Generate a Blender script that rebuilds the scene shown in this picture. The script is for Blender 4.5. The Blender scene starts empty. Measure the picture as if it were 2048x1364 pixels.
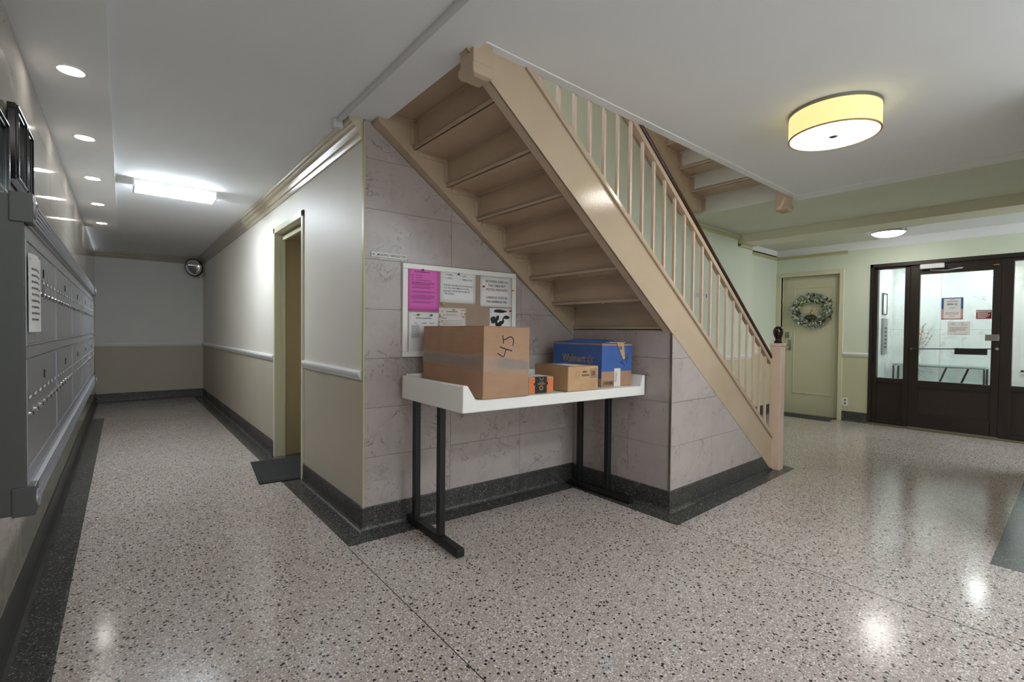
import bpy, bmesh, math, random
from mathutils import Matrix, Vector
random.seed(7)
scn = bpy.context.scene
COL = scn.collection
PI = math.pi

# ------------------------------------------------------------------ camera
def make_camera():
    yaw, pit, rol = math.radians(39.5504), math.radians(-1.12483), math.radians(.563933)
    F = Vector((math.sin(yaw)*math.cos(pit), math.cos(yaw)*math.cos(pit), math.sin(pit)))
    R = Vector((math.cos(yaw), -math.sin(yaw), 0))
    U = R.cross(F)
    R2 = R*math.cos(rol) + U*math.sin(rol)
    U2 = -R*math.sin(rol) + U*math.cos(rol)
    cd = bpy.data.cameras.new('camera'); cd.sensor_fit = 'HORIZONTAL'; cd.sensor_width = 36
    cd.lens = 943.214/2048*36; cd.clip_start = .02; cd.clip_end = 100
    co = bpy.data.objects.new('camera', cd); COL.objects.link(co)
    m = Matrix((R2, U2, -F)).transposed().to_4x4(); m.translation = (0, 0, 1.25)
    co.matrix_world = m
    scn.camera = co
make_camera()

# ------------------------------------------------------------------ world, exposure
w = bpy.data.worlds.new('world'); scn.world = w; w.use_nodes = True
w.node_tree.nodes['Background'].inputs[0].default_value = (.93, .97, 1, 1)
w.node_tree.nodes['Background'].inputs[1].default_value = 1.8
scn.view_settings.view_transform = 'Standard'; scn.view_settings.look = 'None'
scn.view_settings.gamma = 1; scn.view_settings.use_curve_mapping = False
scn.view_settings.exposure = 0.28
# lamp strengths (each lamp's emitter is built in its own builder below)
L_DRUM, L_SHADE, L_DOWN, L_ADDED_TUBE, L_DOME, L_VEST, L_ADDED_UP = 13, .8, 75, 28, 30, 270, 140

# ------------------------------------------------------------------ helpers
def S(r, g, b):
    f = lambda c: (c/255/12.92) if c/255 <= .04045 else ((c/255+.055)/1.055)**2.4
    return (f(r), f(g), f(b), 1)

class NT:
    def __init__(s, name):
        s.m = bpy.data.materials.new(name); s.m.use_nodes = True
        s.t = s.m.node_tree; s.n = s.t.nodes; s.l = s.t.links
        s.b = s.n['Principled BSDF']
    def node(s, typ, **kw):
        n = s.n.new(typ)
        for k, v in kw.items(): setattr(n, k, v)
        return n
    def link(s, a, b): s.l.new(a, b)
    def vec(s, kind='Object', scale=None, rand=False):
        tc = s.node('ShaderNodeTexCoord').outputs[kind]
        if rand:
            oi = s.node('ShaderNodeObjectInfo'); mu = s.node('ShaderNodeMath', operation='MULTIPLY'); mu.inputs[1].default_value = 37
            s.link(oi.outputs['Random'], mu.inputs[0])
            ad = s.node('ShaderNodeVectorMath', operation='ADD'); s.link(tc, ad.inputs[0]); s.link(mu.outputs[0], ad.inputs[1]); tc = ad.outputs[0]
        if scale:
            mp = s.node('ShaderNodeMapping'); mp.inputs['Scale'].default_value = scale; s.link(tc, mp.inputs[0]); tc = mp.outputs[0]
        return tc
    def noise(s, v, scale, detail=3, rough=.5, dist=0):
        n = s.node('ShaderNodeTexNoise'); n.inputs['Scale'].default_value = scale; n.inputs['Detail'].default_value = detail
        n.inputs['Roughness'].default_value = rough; n.inputs['Distortion'].default_value = dist; s.link(v, n.inputs['Vector']); return n.outputs['Fac']
    def voro(s, v, scale, feature='F1'):
        n = s.node('ShaderNodeTexVoronoi', feature=feature); n.inputs['Scale'].default_value = scale; s.link(v, n.inputs['Vector']); return n
    def ramp(s, fac, stops, interp='LINEAR'):
        r = s.node('ShaderNodeValToRGB'); r.color_ramp.interpolation = interp
        e = r.color_ramp.elements
        while len(e) < len(stops): e.new(.5)
        for i, (p, c) in enumerate(stops):
            e[i].position = p; e[i].color = c if isinstance(c, tuple) else (c, c, c, 1)
        s.link(fac, r.inputs[0]); return r.outputs[0]
    def mix(s, fac, a, b, typ='MIX'):
        m = s.node('ShaderNodeMix', data_type='RGBA', blend_type=typ)
        for sock, v in ((m.inputs[0], fac), (m.inputs[6], a), (m.inputs[7], b)):
            if hasattr(v, 'links'): s.link(v, sock)
            else: sock.default_value = v
        return m.outputs[2]
    def math(s, op, a, b=None):
        m = s.node('ShaderNodeMath', operation=op)
        for i, v in enumerate((a, b)):
            if v is None: continue
            if hasattr(v, 'links'): s.link(v, m.inputs[i])
            else: m.inputs[i].default_value = v
        return m.outputs[0]
    def bump(s, h, strength=.2, dist=.002):
        b = s.node('ShaderNodeBump'); b.inputs['Strength'].default_value = strength; b.inputs['Distance'].default_value = dist
        s.link(h, b.inputs['Height']); s.link(b.outputs[0], s.b.inputs['Normal'])
    def set(s, color=None, rough=None, metal=None, **kw):
        if color is not None:
            if hasattr(color, 'links'): s.link(color, s.b.inputs['Base Color'])
            else: s.b.inputs['Base Color'].default_value = color
        if rough is not None:
            if hasattr(rough, 'links'): s.link(rough, s.b.inputs['Roughness'])
            else: s.b.inputs['Roughness'].default_value = rough
        if metal is not None: s.b.inputs['Metallic'].default_value = metal
        for k, v in kw.items(): s.b.inputs[k.replace('_', ' ')].default_value = v
        return s.m

M = {}
def paint(name, col, rough=.5, var=.06, bump=.0, bscale=160, metal=0, spec=.5):
    n = NT(name); v = n.vec()
    c2 = tuple(x*(1-var*2) for x in col[:3])+(1,)
    f = n.ramp(n.noise(v, 2.3, 4), [(.3, 0.), (.75, 1.)])
    n.set(n.mix(f, col, c2), rough, metal)
    n.b.inputs['Specular IOR Level'].default_value = spec
    if bump: n.bump(n.noise(v, bscale, 3), bump, .001)
    M[name] = n.m; return n.m

paint('wall_white', S(226, 224, 220), .55, .02, .08, 220)
paint('wall_cream', S(230, 225, 214), .5, .02, .08, 220)
paint('wall_beige', S(188, 178, 160), .5, .03, .08, 220)
paint('wall_green', S(216, 224, 206), .5, .02, .08, 220)
paint('wall_sage', S(203, 200, 168), .5, .02, .08, 220)
paint('ceiling_white', S(238, 240, 243), .8, .015, .04, 90)
paint('ceiling_sage', S(214, 216, 200), .7, .02, .04, 90)
paint('beam_sage', S(226, 224, 202), .6, .03)
paint('crown_grey', S(176, 168, 154), .28, .05)
paint('crown_cream', S(208, 195, 170), .25, .04)
paint('trim_white', S(232, 232, 232), .3, .02)
paint('trim_olive', S(190, 185, 140), .4, .04)
paint('door_cream', S(214, 211, 182), .35, .03, .05, 120)
paint('reveal_tan', S(180, 163, 132), .4, .04)
paint('white_plastic', S(235, 236, 236), .35, .01)
paint('lip_white', S(240, 237, 231), .3, .015)
paint('black_steel', S(24, 24, 25), .4, .1, .1, 200)
paint('dark_bronze', S(52, 44, 40), .38, .12, 0, 0, .35)
paint('chrome', S(205, 205, 205), .15, .02, 0, 0, 1)
paint('nickel', S(150, 148, 140), .3, .05, 0, 0, 1)
paint('brass', S(190, 150, 80), .3, .05, 0, 0, 1)
paint('steel_grey', S(150, 151, 156), .34, .05, .03, 300, .35)
paint('steel_dark', S(74, 73, 70), .45, .05, .03, 300, .15)
paint('riser_lit_grey', S(214, 212, 208), .25, .03)  # upper flight's risers: cool white light put into the colour
paint('paper_white', S(232, 229, 228), .7, .02)
paint('paper_pink', S(228, 108, 190), .7, .02)
paint('paper_cream', S(226, 214, 206), .7, .03)
paint('ink_black', S(28, 26, 28), .6, .02)
paint('ink_grey', S(110, 108, 112), .6, .02)
paint('ink_pink', S(120, 40, 100), .6, .02)
paint('ink_red', S(170, 40, 48), .6, .02)
paint('ink_blue', S(48, 88, 150), .6, .02)
paint('ink_teal', S(20, 120, 130), .6, .02)
paint('ink_orange', S(214, 116, 62), .6, .02)
paint('ink_tan', S(176, 140, 92), .6, .02)
paint('sign_maroon', S(132, 30, 50), .5, .02)
paint('pin_red', S(170, 25, 35), .3, .02)
paint('pin_yellow', S(220, 175, 50), .3, .02)
paint('pin_dark', S(35, 32, 36), .3, .02)
paint('frame_black', S(22, 20, 20), .18, .05)
paint('base_black', S(44, 43, 43), .3, .1)
paint('rubber', S(34, 34, 35), .75, .1, .3, 300)
paint('mat_grey', S(58, 58, 60), .8, .12, .3, 200)
paint('gap_dark', S(34, 32, 31), .7, .05)
paint('outlet_white', S(236, 236, 232), .3, .01)
paint('leaf_green', S(120, 150, 60), .5, .15)
paint('leaf_pale', S(205, 216, 210), .5, .08)
paint('leaf_blue', S(130, 152, 168), .5, .1)
paint('leaf_dark', S(40, 44, 50), .5, .1)
paint('twig', S(150, 128, 92), .6, .1)
paint('conduit_white', S(206, 206, 206), .4, .02)
paint('threshold', S(120, 112, 88), .4, .08, 0, 0, .4)

def m_gloss_beige():
    n = NT('stair_beige'); v = n.vec()
    f = n.ramp(n.noise(v, 3, 4), [(.3, 0.), (.75, 1.)])
    n.set(n.mix(f, S(192, 171, 147), S(184, 162, 137)), .11)
    n.bump(n.noise(v, 170, 2), .3, .001)
    M['stair_beige'] = n.m
    n = NT('newel_pink'); v = n.vec()
    f = n.ramp(n.noise(v, 5, 4), [(.3, 0.), (.75, 1.)])
    n.set(n.mix(f, S(216, 190, 170), S(208, 182, 160)), .22); n.bump(n.noise(v, 190, 2), .2, .001)
    M['newel_pink'] = n.m
m_gloss_beige()

def m_terrazzo(name, base1, base2, chipw, chipt, chipb, wth, bth, rough):
    n = NT(name); v = n.vec()
    base = n.mix(n.ramp(n.noise(v, 1.1, 4), [(.35, 0.), (.7, 1.)]), base1, base2)
    def chips(base, sc, ch, th, ds, col, amt):
        vo = n.voro(v, sc); sep = n.node('ShaderNodeSeparateColor'); n.link(vo.outputs['Color'], sep.inputs[0])
        k = n.math('MULTIPLY', n.math('GREATER_THAN', sep.outputs[ch], th), n.math('LESS_THAN', vo.outputs['Distance'], ds))
        return n.mix(n.math('MULTIPLY', k, amt), base, col)
    base = chips(base, 210, 0, .45, .5, chipt, .45)
    base = chips(base, 150, 1, wth, .44, chipw, .6)
    base = chips(base, 100, 0, wth+.15, .40, chipw, .75)
    base = chips(base, 44, 2, bth, .27, chipb, .96)
    base = chips(base, 82, 2, bth+.06, .28, chipb, .9)
    n.set(base, n.ramp(n.noise(v, 3.5, 5), [(.3, rough*.8), (.8, rough*1.35)]))
    M[name] = n.m
m_terrazzo('terrazzo_light', S(165, 151, 143), S(173, 162, 156), S(228, 223, 219), S(138, 121, 112), S(26, 25, 26), .55, .80, .15)
M['terrazzo_light'].node_tree.nodes['Principled BSDF'].inputs['Specular IOR Level'].default_value = .34
m_terrazzo('base_terrazzo', S(62, 61, 58), S(70, 66, 63), S(150, 148, 144), S(40, 39, 38), S(20, 20, 20), .80, .5, .42)
m_terrazzo('terrazzo_dark', S(66, 65, 62), S(74, 72, 69), S(160, 160, 156), S(40, 40, 39), S(20, 20, 20), .80, .5, .2)

def m_marble(name, c1, c2, vein, rough, vs=2.2, rand=True, amt=.55):
    n = NT(name); v = n.vec(rand=rand)
    base = n.mix(n.ramp(n.noise(v, 3.2, 5, .6, .6), [(.35, 0.), (.7, 1.)]), c1, c2)
    nz = n.noise(v, vs*1.6, 5, .6, 1.0)
    d = n.math('ABSOLUTE', n.math('SUBTRACT', nz, .5))
    k = n.ramp(d, [(.0, 1.), (.006, .5), (.016, 0.)])
    gate = n.ramp(n.noise(v, 4.6, 3), [(.47, 0.), (.62, 1.)])
    cl = n.ramp(n.noise(v, 9, 5, .7, .8), [(.5, 0.), (.75, .35)])
    base = n.mix(cl, base, tuple(x*.72 for x in c2[:3])+(1,))
    base = n.mix(n.math('MULTIPLY', n.math('MULTIPLY', k, gate), amt), base, vein)
    n.set(base, rough); M[name] = n.m
m_marble('tile_marble', S(184, 172, 167), S(170, 158, 153), S(104, 90, 89), .3, 3.4, True, .9)
m_marble('tile_polished', S(176, 168, 156), S(150, 144, 136), S(110, 104, 98), .07, 1.2, True, .3)
m_marble('vest_marble', S(232, 234, 234), S(222, 226, 226), S(160, 164, 168), .12, .7, True, .6)

def m_wood():
    n = NT('rail_wood'); v = n.vec(scale=(3, 40, 40))
    n.set(n.mix(n.noise(v, 3, 4), S(70, 34, 20), S(38, 18, 12)), .16); M['rail_wood'] = n.m
    n = NT('finial_wood'); v = n.vec(scale=(10, 10, 4))
    n.set(n.mix(n.noise(v, 3, 4), S(44, 14, 12), S(22, 8, 8)), .1); M['finial_wood'] = n.m
m_wood()

def m_cardboard(name, c1, c2):
    n = NT(name); v = n.vec(); vs = n.vec(scale=(6, 6, 260))
    f = n.ramp(n.noise(v, 7, 4), [(.3, 0.), (.75, 1.)])
    f2 = n.ramp(n.noise(vs, 1, 2), [(.35, 0.), (.65, .16)])
    n.set(n.mix(f2, n.mix(f, c1, c2), tuple(x*.6 for x in c2[:3])+(1,)), .75); n.bump(n.noise(vs, 1, 2), .15, .0008)
    M[name] = n.m
m_cardboard('cardboard', S(178, 140, 112), S(166, 127, 99))
m_cardboard('cardboard_pale', S(200, 164, 124), S(184, 144, 106))
m_cardboard('cardboard_blue', S(70, 106, 172), S(60, 94, 158))
m_cardboard('cork', S(168, 145, 125), S(156, 134, 115))

def m_glass(name, tint, refl=1.0, haze=0.0, wrinkle=0):
    n = NT(name); n.n.remove(n.b)
    out = [x for x in n.n if x.type == 'OUTPUT_MATERIAL'][0]
    tr = n.node('ShaderNodeBsdfTransparent'); tr.inputs[0].default_value = tint
    gl = n.node('ShaderNodeBsdfGlossy'); gl.inputs['Roughness'].default_value = .01
    if wrinkle:
        bp = n.node('ShaderNodeBump'); bp.inputs['Strength'].default_value = wrinkle; bp.inputs['Distance'].default_value = .01
        n.link(n.noise(n.vec(scale=(3, 3, 14)), 9, 4, .65, 1.2), bp.inputs['Height']); n.link(bp.outputs[0], gl.inputs['Normal'])
        gl.inputs['Roughness'].default_value = .12
    lw = n.node('ShaderNodeLayerWeight'); lw.inputs[0].default_value = .5
    k = n.math('MULTIPLY', n.math('ADD', n.math('MULTIPLY', n.math('POWER', lw.outputs['Facing'], 4.0), .9), .035), refl)
    mx = n.node('ShaderNodeMixShader'); n.link(k, mx.inputs[0]); n.link(tr.outputs[0], mx.inputs[1]); n.link(gl.outputs[0], mx.inputs[2])
    last = mx.outputs[0]
    if haze:
        df = n.node('ShaderNodeBsdfDiffuse'); df.inputs[0].default_value = (.85, .85, .85, 1)
        m2 = n.node('ShaderNodeMixShader'); m2.inputs[0].default_value = haze
        n.link(last, m2.inputs[1]); n.link(df.outputs[0], m2.inputs[2]); last = m2.outputs[0]
    n.link(last, out.inputs[0]); M[name] = n.m
m_glass('pane_glass', (.93, .96, .95, 1), 1.6)
m_glass('table_glass', (.82, .92, .9, 1), 1.3)
m_glass('tape', (1, 1, 1, 1), 1.6, .025, .8)
def m_mirror():
    n = NT('mirror_face'); n.set((.86, .87, .88, 1), .03, 1.0); M['mirror_face'] = n.m
    n = NT('picture_print'); v = n.vec()
    n.set(n.mix(n.ramp(n.noise(v, 5, 4), [(.4, 0.), (.6, 1.)]), S(196, 190, 178), S(120, 128, 130)), .04); M['picture_print'] = n.m
m_mirror()
def emit(name, col, st, base=None):
    n = NT(name); n.set(base or col, .5)
    n.b.inputs['Emission Color'].default_value = col; n.b.inputs['Emission Strength'].default_value = st
    M[name] = n.m
emit('glow_drum', (1, .95, .88, 1), L_DRUM)
emit('glow_shade', (1, .86, .36, 1), L_SHADE, (.25, .22, .12, 1))
emit('glow_down', (1, .96, .91, 1), L_DOWN)
emit('glow_added_tube', (.80, .91, 1, 1), L_ADDED_TUBE)
emit('glow_corridor', (.84, .93, 1, 1), 54)
emit('glow_dome', (1, .97, .9, 1), L_DOME)
emit('glow_vest', (.93, 1, .98, 1), L_VEST)
emit('glow_added_up', (.94, .97, 1, 1), L_ADDED_UP)

class MB:
    def __init__(s): s.v = []; s.f = []; s.mi = []
    def add(s, vs, fs, mi=0):
        o = len(s.v); s.v += [tuple(p) for p in vs]
        for f in fs: s.f.append([o+i for i in f]); s.mi.append(mi)
        return s
    def box(s, x0, x1, y0, y1, z0, z1, mi=0):
        return s.add([(x0,y0,z0),(x1,y0,z0),(x1,y1,z0),(x0,y1,z0),(x0,y0,z1),(x1,y0,z1),(x1,y1,z1),(x0,y1,z1)],
              [(3,2,1,0),(4,5,6,7),(0,1,5,4),(1,2,6,5),(2,3,7,6),(3,0,4,7)], mi)
    def prism(s, poly, ax, a0, a1, mi=0):
        n = len(poly)
        mk = {'x': lambda p, a: (a, p[0], p[1]), 'y': lambda p, a: (p[0], a, p[1]), 'z': lambda p, a: (p[0], p[1], a)}[ax]
        vs = [mk(p, a0) for p in poly]+[mk(p, a1) for p in poly]
        fs = [tuple(range(n))[::-1], tuple(range(n, 2*n))]+[(i, (i+1) % n, n+(i+1) % n, n+i) for i in range(n)]
        return s.add(vs, fs, mi)
    def ring(s, path, radii, n=10, closed=False, mi=0, squash=None):
        pts = [Vector(p) for p in path]; N = len(pts)
        if not hasattr(radii, '__len__'): radii = [radii]*N
        vs = []; up = None
        for i, p in enumerate(pts):
            if closed: t = (pts[(i+1) % N]-pts[i-1])
            else: t = pts[min(i+1, N-1)]-pts[max(i-1, 0)]
            t.normalize()
            if up is None:
                up = Vector((0, 0, 1)) if abs(t.z) < .9 else Vector((1, 0, 0))
            a = t.cross(up)
            if a.length < 1e-5: a = t.cross(Vector((1, 0, 0)))
            a.normalize(); b = a.cross(t); up = b
            for k in range(n):
                an = 2*PI*k/n
                vs.append(p+(a*math.cos(an)+b*math.sin(an))*radii[i])
        fs = []
        for i in range(N if closed else N-1):
            j = (i+1) % N
            for k in range(n):
                fs.append((i*n+k, i*n+(k+1) % n, j*n+(k+1) % n, j*n+k))
        if not closed: fs += [tuple(range(n))[::-1], tuple((N-1)*n+k for k in range(n))]
        return s.add(vs, fs, mi)
    def cyl(s, p0, p1, r, n=16, mi=0): return s.ring([p0, p1], r, n, mi=mi)
    def lathe(s, prof, c=(0, 0, 0), n=32, mi=0, ax='z'):
        vs = []
        for r, z in prof:
            for k in range(n):
                a = 2*PI*k/n
                p = (r*math.cos(a), r*math.sin(a), z)
                if ax == 'x': p = (p[2], p[0], p[1])
                if ax == 'y': p = (p[0], p[2], p[1])
                vs.append((c[0]+p[0], c[1]+p[1], c[2]+p[2]))
        fs = []
        for i in range(len(prof)-1):
            for k in range(n): fs.append((i*n+k, i*n+(k+1) % n, (i+1)*n+(k+1) % n, (i+1)*n+k))
        fs += [tuple(range(n))[::-1], tuple((len(prof)-1)*n+k for k in range(n))]
        return s.add(vs, fs, mi)
    def sweep(s, path, prof, side=1, mi=0):
        """prof: closed list of (out, z); path: 2-D polyline; out goes to the left (side=1) or right of travel"""
        P = [Vector((p[0], p[1])) for p in path]; N = len(P); n = len(prof); vs = []
        for i in range(N):
            ds = []
            if i > 0: ds.append((P[i]-P[i-1]).normalized())
            if i < N-1: ds.append((P[i+1]-P[i]).normalized())
            ns = [Vector((-d.y, d.x))*side for d in ds]
            m = ns[0] if len(ns) == 1 else (ns[0]+ns[1])/(1+ns[0].dot(ns[1]))
            for o, z in prof: vs.append((P[i].x+m.x*o, P[i].y+m.y*o, z))
        fs = [tuple(range(n)), tuple((N-1)*n+k for k in range(n))[::-1]]
        for i in range(N-1):
            for k in range(n): fs.append((i*n+k, (i+1)*n+k, (i+1)*n+(k+1) % n, i*n+(k+1) % n))
        return s.add(vs, fs, mi)
    def quad(s, a, b, c, d, mi=0): return s.add([a, b, c, d], [(0, 1, 2, 3)], mi)
    def mesh(s, name, mats):
        me = bpy.data.meshes.new(name); me.from_pydata(s.v, [], s.f)
        for m in mats: me.materials.append(M[m] if isinstance(m, str) else m)
        for p, k in zip(me.polygons, s.mi): p.material_index = k
        bm = bmesh.new(); bm.from_mesh(me); bmesh.ops.recalc_face_normals(bm, faces=bm.faces); bm.to_mesh(me); bm.free()
        return me

def obj(name, mb, mats, parent=None, bevel=0, smooth=False, mw=None, kind=None):
    if isinstance(mats, str): mats = [mats]
    me = mb.mesh(name, mats) if isinstance(mb, MB) else mb
    o = bpy.data.objects.new(name, me); COL.objects.link(o)
    if parent: o.parent = parent
    if mw is not None: o.matrix_local = mw
    if smooth: me.shade_smooth(); me.set_sharp_from_angle(angle=math.radians(38))
    if bevel:
        b = o.modifiers.new('bevel', 'BEVEL'); b.width = bevel; b.segments = 2; b.limit_method = 'ANGLE'; b.angle_limit = math.radians(40)
    if kind: o['kind'] = kind
    return o
def tag(o, label, cat=None, group=None):
    o['label'] = label
    if cat: o['category'] = cat
    if group: o['group'] = group
    return o
def thing(name, label, cat, loc=(0, 0, 0), rotz=0, group=None, mw=None):
    o = bpy.data.objects.new(name, None); o.empty_display_size = .05; COL.objects.link(o)
    o.location = loc; o.rotation_euler = (0, 0, rotz)
    if mw is not None: o.matrix_world = mw
    return tag(o, label, cat, group)
def struct(name, mb, mats, label=None, parent=None, **kw):
    o = obj(name, mb, mats, parent, **kw)
    if parent is None:
        o['kind'] = 'structure'
        tag(o, label or name, 'wall')
    return o
def frame(o, x, y):
    """matrix with local x, y axes and z = x cross y, at o"""
    x = Vector(x).normalized(); y = Vector(y).normalized(); z = x.cross(y)
    m = Matrix((x, y, z)).transposed().to_4x4(); m.translation = o; return m
DG = None
def text_into(mb, body, x, y, h, width=None, align='LEFT', z=.0008, mi=0, bold=0, shear=0, rot=0, depth=.0003):
    cu = bpy.data.curves.new('t', 'FONT'); cu.body = body; cu.size = 1; cu.align_x = align; cu.extrude = 0; cu.offset = bold; cu.shear = shear
    cu.resolution_u = 2
    ob = bpy.data.objects.new('t', cu); COL.objects.link(ob)
    dg = bpy.context.evaluated_depsgraph_get()
    me = bpy.data.meshes.new_from_object(ob.evaluated_get(dg))
    xs = [v.co.x for v in me.vertices] or [0, 1]
    w0 = max(xs)-min(xs); k = h/.70; kx = k if not width else width/max(w0, 1e-6)
    vs = []
    for v in me.vertices:
        px, py = v.co.x*kx, v.co.y*k
        vs.append((x+px*math.cos(rot)-py*math.sin(rot), y+px*math.sin(rot)+py*math.cos(rot), z))
    mb.add(vs, [tuple(p.vertices) for p in me.polygons], mi)
    bpy.data.objects.remove(ob); bpy.data.curves.remove(cu); bpy.data.meshes.remove(me)
def bar(mb, x0, x1, y, t, z=.0008, mi=0): mb.quad((x0, y-t/2, z), (x1, y-t/2, z), (x1, y+t/2, z), (x0, y+t/2, z), mi)
def para(mb, x0, x1, y, n, lh, t, rnd, ragged=.35, mi=0):
    for i in range(n):
        x = x0; e = x1-(rnd.random()*ragged*(x1-x0) if i == n-1 else rnd.random()*.05*(x1-x0))
        while x < e-.004:
            wd = min(rnd.uniform(.006, .02), e-x); bar(mb, x, x+wd, y-i*lh, t, mi=mi); x += wd+.0028

# ------------------------------------------------------------------ dimensions (metres)
XL, XR = -.35, 1.15            # corridor walls
YE = 10.4                      # corridor end
ZC, ZL, ZS = 2.545, 2.585, 2.50   # corridor ceiling, lobby ceiling, soffit over the mailboxes
TW0, TW1 = Vector((1.146, 2.832)), Vector((2.905, 2.745))   # tiled wall under the stair
TA = math.atan2(TW1.y-TW0.y, TW1.x-TW0.x); TL = (TW1-TW0).length
RW = 2.942                     # recess return wall
YS = 1.82                      # stringer plane
YB = 2.98                      # wall behind the stair
XE = 8.12                      # entrance wall

# ------------------------------------------------------------------ floor
fl = struct('floor', MB().box(-.6, XE+.05, -3.2, YE+.2, -.12, 0).box(XE+.05, 10.2, -1.2, 2.3, -.12, 0), 'terrazzo_light', 'speckled pinkish grey polished terrazzo floor')
fl['category'] = 'floor'
def band(poly):
    obj('border_band', MB().prism(poly, 'z', -.02, .0012), 'terrazzo_dark', fl)
band([(XL, -3), (-.2, -3), (-.2, 8.59), (XL, 8.59)])
band([(1.0, 2.67), (1.146, 2.832), (1.15, YE), (1.0, YE)])
band([(1.0, 2.67), (2.79, 2.585), (2.905, 2.745), (1.146, 2.832)])
band([(2.79, 2.585), (2.775, 1.655), (2.945, 1.815), (2.905, 2.745)])
band([(2.775, 1.655), (4.83, 1.685), (4.87, 1.84), (2.97, 1.84), (2.945, 1.815)])
band([(3.67, .3), (3.67, -3), (3.82, -3), (3.82, .15)])
band([(3.67, .3), (3.82, .15), (6.5, .15), (6.64, .3)])
for x, y1 in ((.993, 2.66), (2.80, 1.655)):
    obj('divider_strip', MB().box(x-.0018, x+.0018, -3, y1, -.02, .0008), 'gap_dark', fl)

# ------------------------------------------------------------------ ceilings
def cstruct(name, mb, mat, label):
    o = struct(name, mb, mat, label); o['category'] = 'ceiling'; return o
cstruct('ceiling', MB().box(XL-.1, 1.262, -3.1, YE+.1, ZC, ZC+.07), 'ceiling_white', 'white plaster ceiling of the corridor and lobby edge')
so = cstruct('ceiling_soffit', MB().box(XL-.05, -.043, -3.1, 7.85, ZS, ZC+.001), 'ceiling_white', 'dropped white soffit with recessed lights over the mailboxes')
lc = cstruct('ceiling_lobby', MB().box(1.262, XE+.1, -3.1, 1.84, ZL, ZL+.034).box(5.03, XE+.1, 1.84, 3.25, ZL, ZL+.034, 1), ['ceiling_white', 'ceiling_sage'], 'white lobby ceiling holding the round drum lamp')
obj('ceiling_sage_field', MB().box(5.19, 6.43, -3.1, 1.84, ZL-.004, ZL+.01), 'ceiling_sage', lc)
obj('ceiling_moulding', MB().sweep([(1.29, 1.835), (5.19, 1.835), (5.19, -3)], [(0, ZL), (.06, ZL), (.056, ZL-.004), (.006, ZL-.005), (0, ZL-.004)], -1), 'ceiling_white', lc)
obj('ceiling_bead', MB().box(5.0, 5.012, -3, 1.78, ZL-.006, ZL+.001), 'ceiling_white', lc)
bm_ = cstruct('trim_beam', MB().box(6.43, 6.82, -3.1, YB+.02, 2.475, ZL+.01), 'beam_sage', 'pale sage painted ceiling beam before the entrance alcove')

# ------------------------------------------------------------------ walls
def wall_two(name, mb_fn, up, lo, label, split=.968):
    mb = MB(); mb_fn(mb, split); return struct(name, mb, [up, lo], label)
# corridor end wall
wall_two('wall_back', lambda m, s: m.box(XL-.15, XR+.2, YE, YE+.1, s, 2.6).box(XL-.15, XR+.2, YE, YE+.1, 0, s, 1), 'wall_white', 'wall_beige', 'white over grey-beige end wall of the corridor')
# corridor right wall with the door opening
D0, D1, DZ = 4.10, 5.035, 2.205
def cw(m, s):
    T = XR+.10
    m.box(XR, T, D1, YE, s, 2.6).box(XR, T, D1, YE, 0, s, 1)
    m.box(XR, T, 2.85, D0, s, 2.6).box(XR, T, 2.85, D0, 0, s, 1)
    m.box(XR, T, D0, D1, DZ, 2.6)
wall_two('wall_corridor', cw, 'wall_cream', 'wall_beige', 'cream over beige corridor wall with chair rail and doorway')

def clip(poly, a, b, c):
    """keep a*x+b*y+c >= 0"""
    out = []
    for i in range(len(poly)):
        p, q = poly[i], poly[(i+1) % len(poly)]
        dp, dq = a*p[0]+b*p[1]+c, a*q[0]+b*q[1]+c
        if dp >= 0: out.append(p)
        if (dp >= 0) != (dq >= 0):
            t = dp/(dp-dq); out.append((p[0]+t*(q[0]-p[0]), p[1]+t*(q[1]-p[1])))
    return out
def area(p): return abs(sum(p[i][0]*p[(i+1) % len(p)][1]-p[(i+1) % len(p)][0]*p[i][1] for i in range(len(p))))/2
ROWS = [.142, .4525, .763, 1.0735, 1.384, 1.6945, 2.005, 2.3155, 2.56]
def tile_wall(name, mw, label, xs, top, cut=None, mat='tile_marble', rows=ROWS, backing=.05):
    """wall in a local frame: x along, y up, z out; tiles proud of a dark-jointed backing"""
    poly = [(xs[0], 0), (xs[-1], 0), (xs[-1], top), (xs[0], top)]
    if cut: poly = clip(poly, *cut)
    o = struct(name, MB().prism(poly, 'z', -backing, -.004), 'gap_dark', label)
    o.matrix_world = mw
    for i in range(len(xs)-1):
        for j in range(len(rows)-1):
            g = .0011
            p = [(xs[i]+g, rows[j]+g), (xs[i+1]-g, rows[j]+g), (xs[i+1]-g, min(rows[j+1], top)-g), (xs[i]+g, min(rows[j+1], top)-g)]
            if rows[j] >= top-.02: continue
            if cut: p = clip(p, *cut)
            if len(p) < 3 or area(p) < 2e-4: continue
            cx = sum(q[0] for q in p)/len(p); cy = sum(q[1] for q in p)/len(p)
            t = obj('tile', MB().prism([(q[0]-cx, q[1]-cy) for q in p], 'z', -.006, random.uniform(-.0003, .0004)), mat, o)
            t.location = (cx, cy, 0)
    return o
# the stair's lower edges (z = A - SL * X)
SL = .748
A_IN, A_OUT = 3.42, 3.455
mw_t = frame((TW0.x, TW0.y, 0), (math.cos(TA), math.sin(TA), 0), (0, 0, 1))
cs = math.cos(TA)
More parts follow.
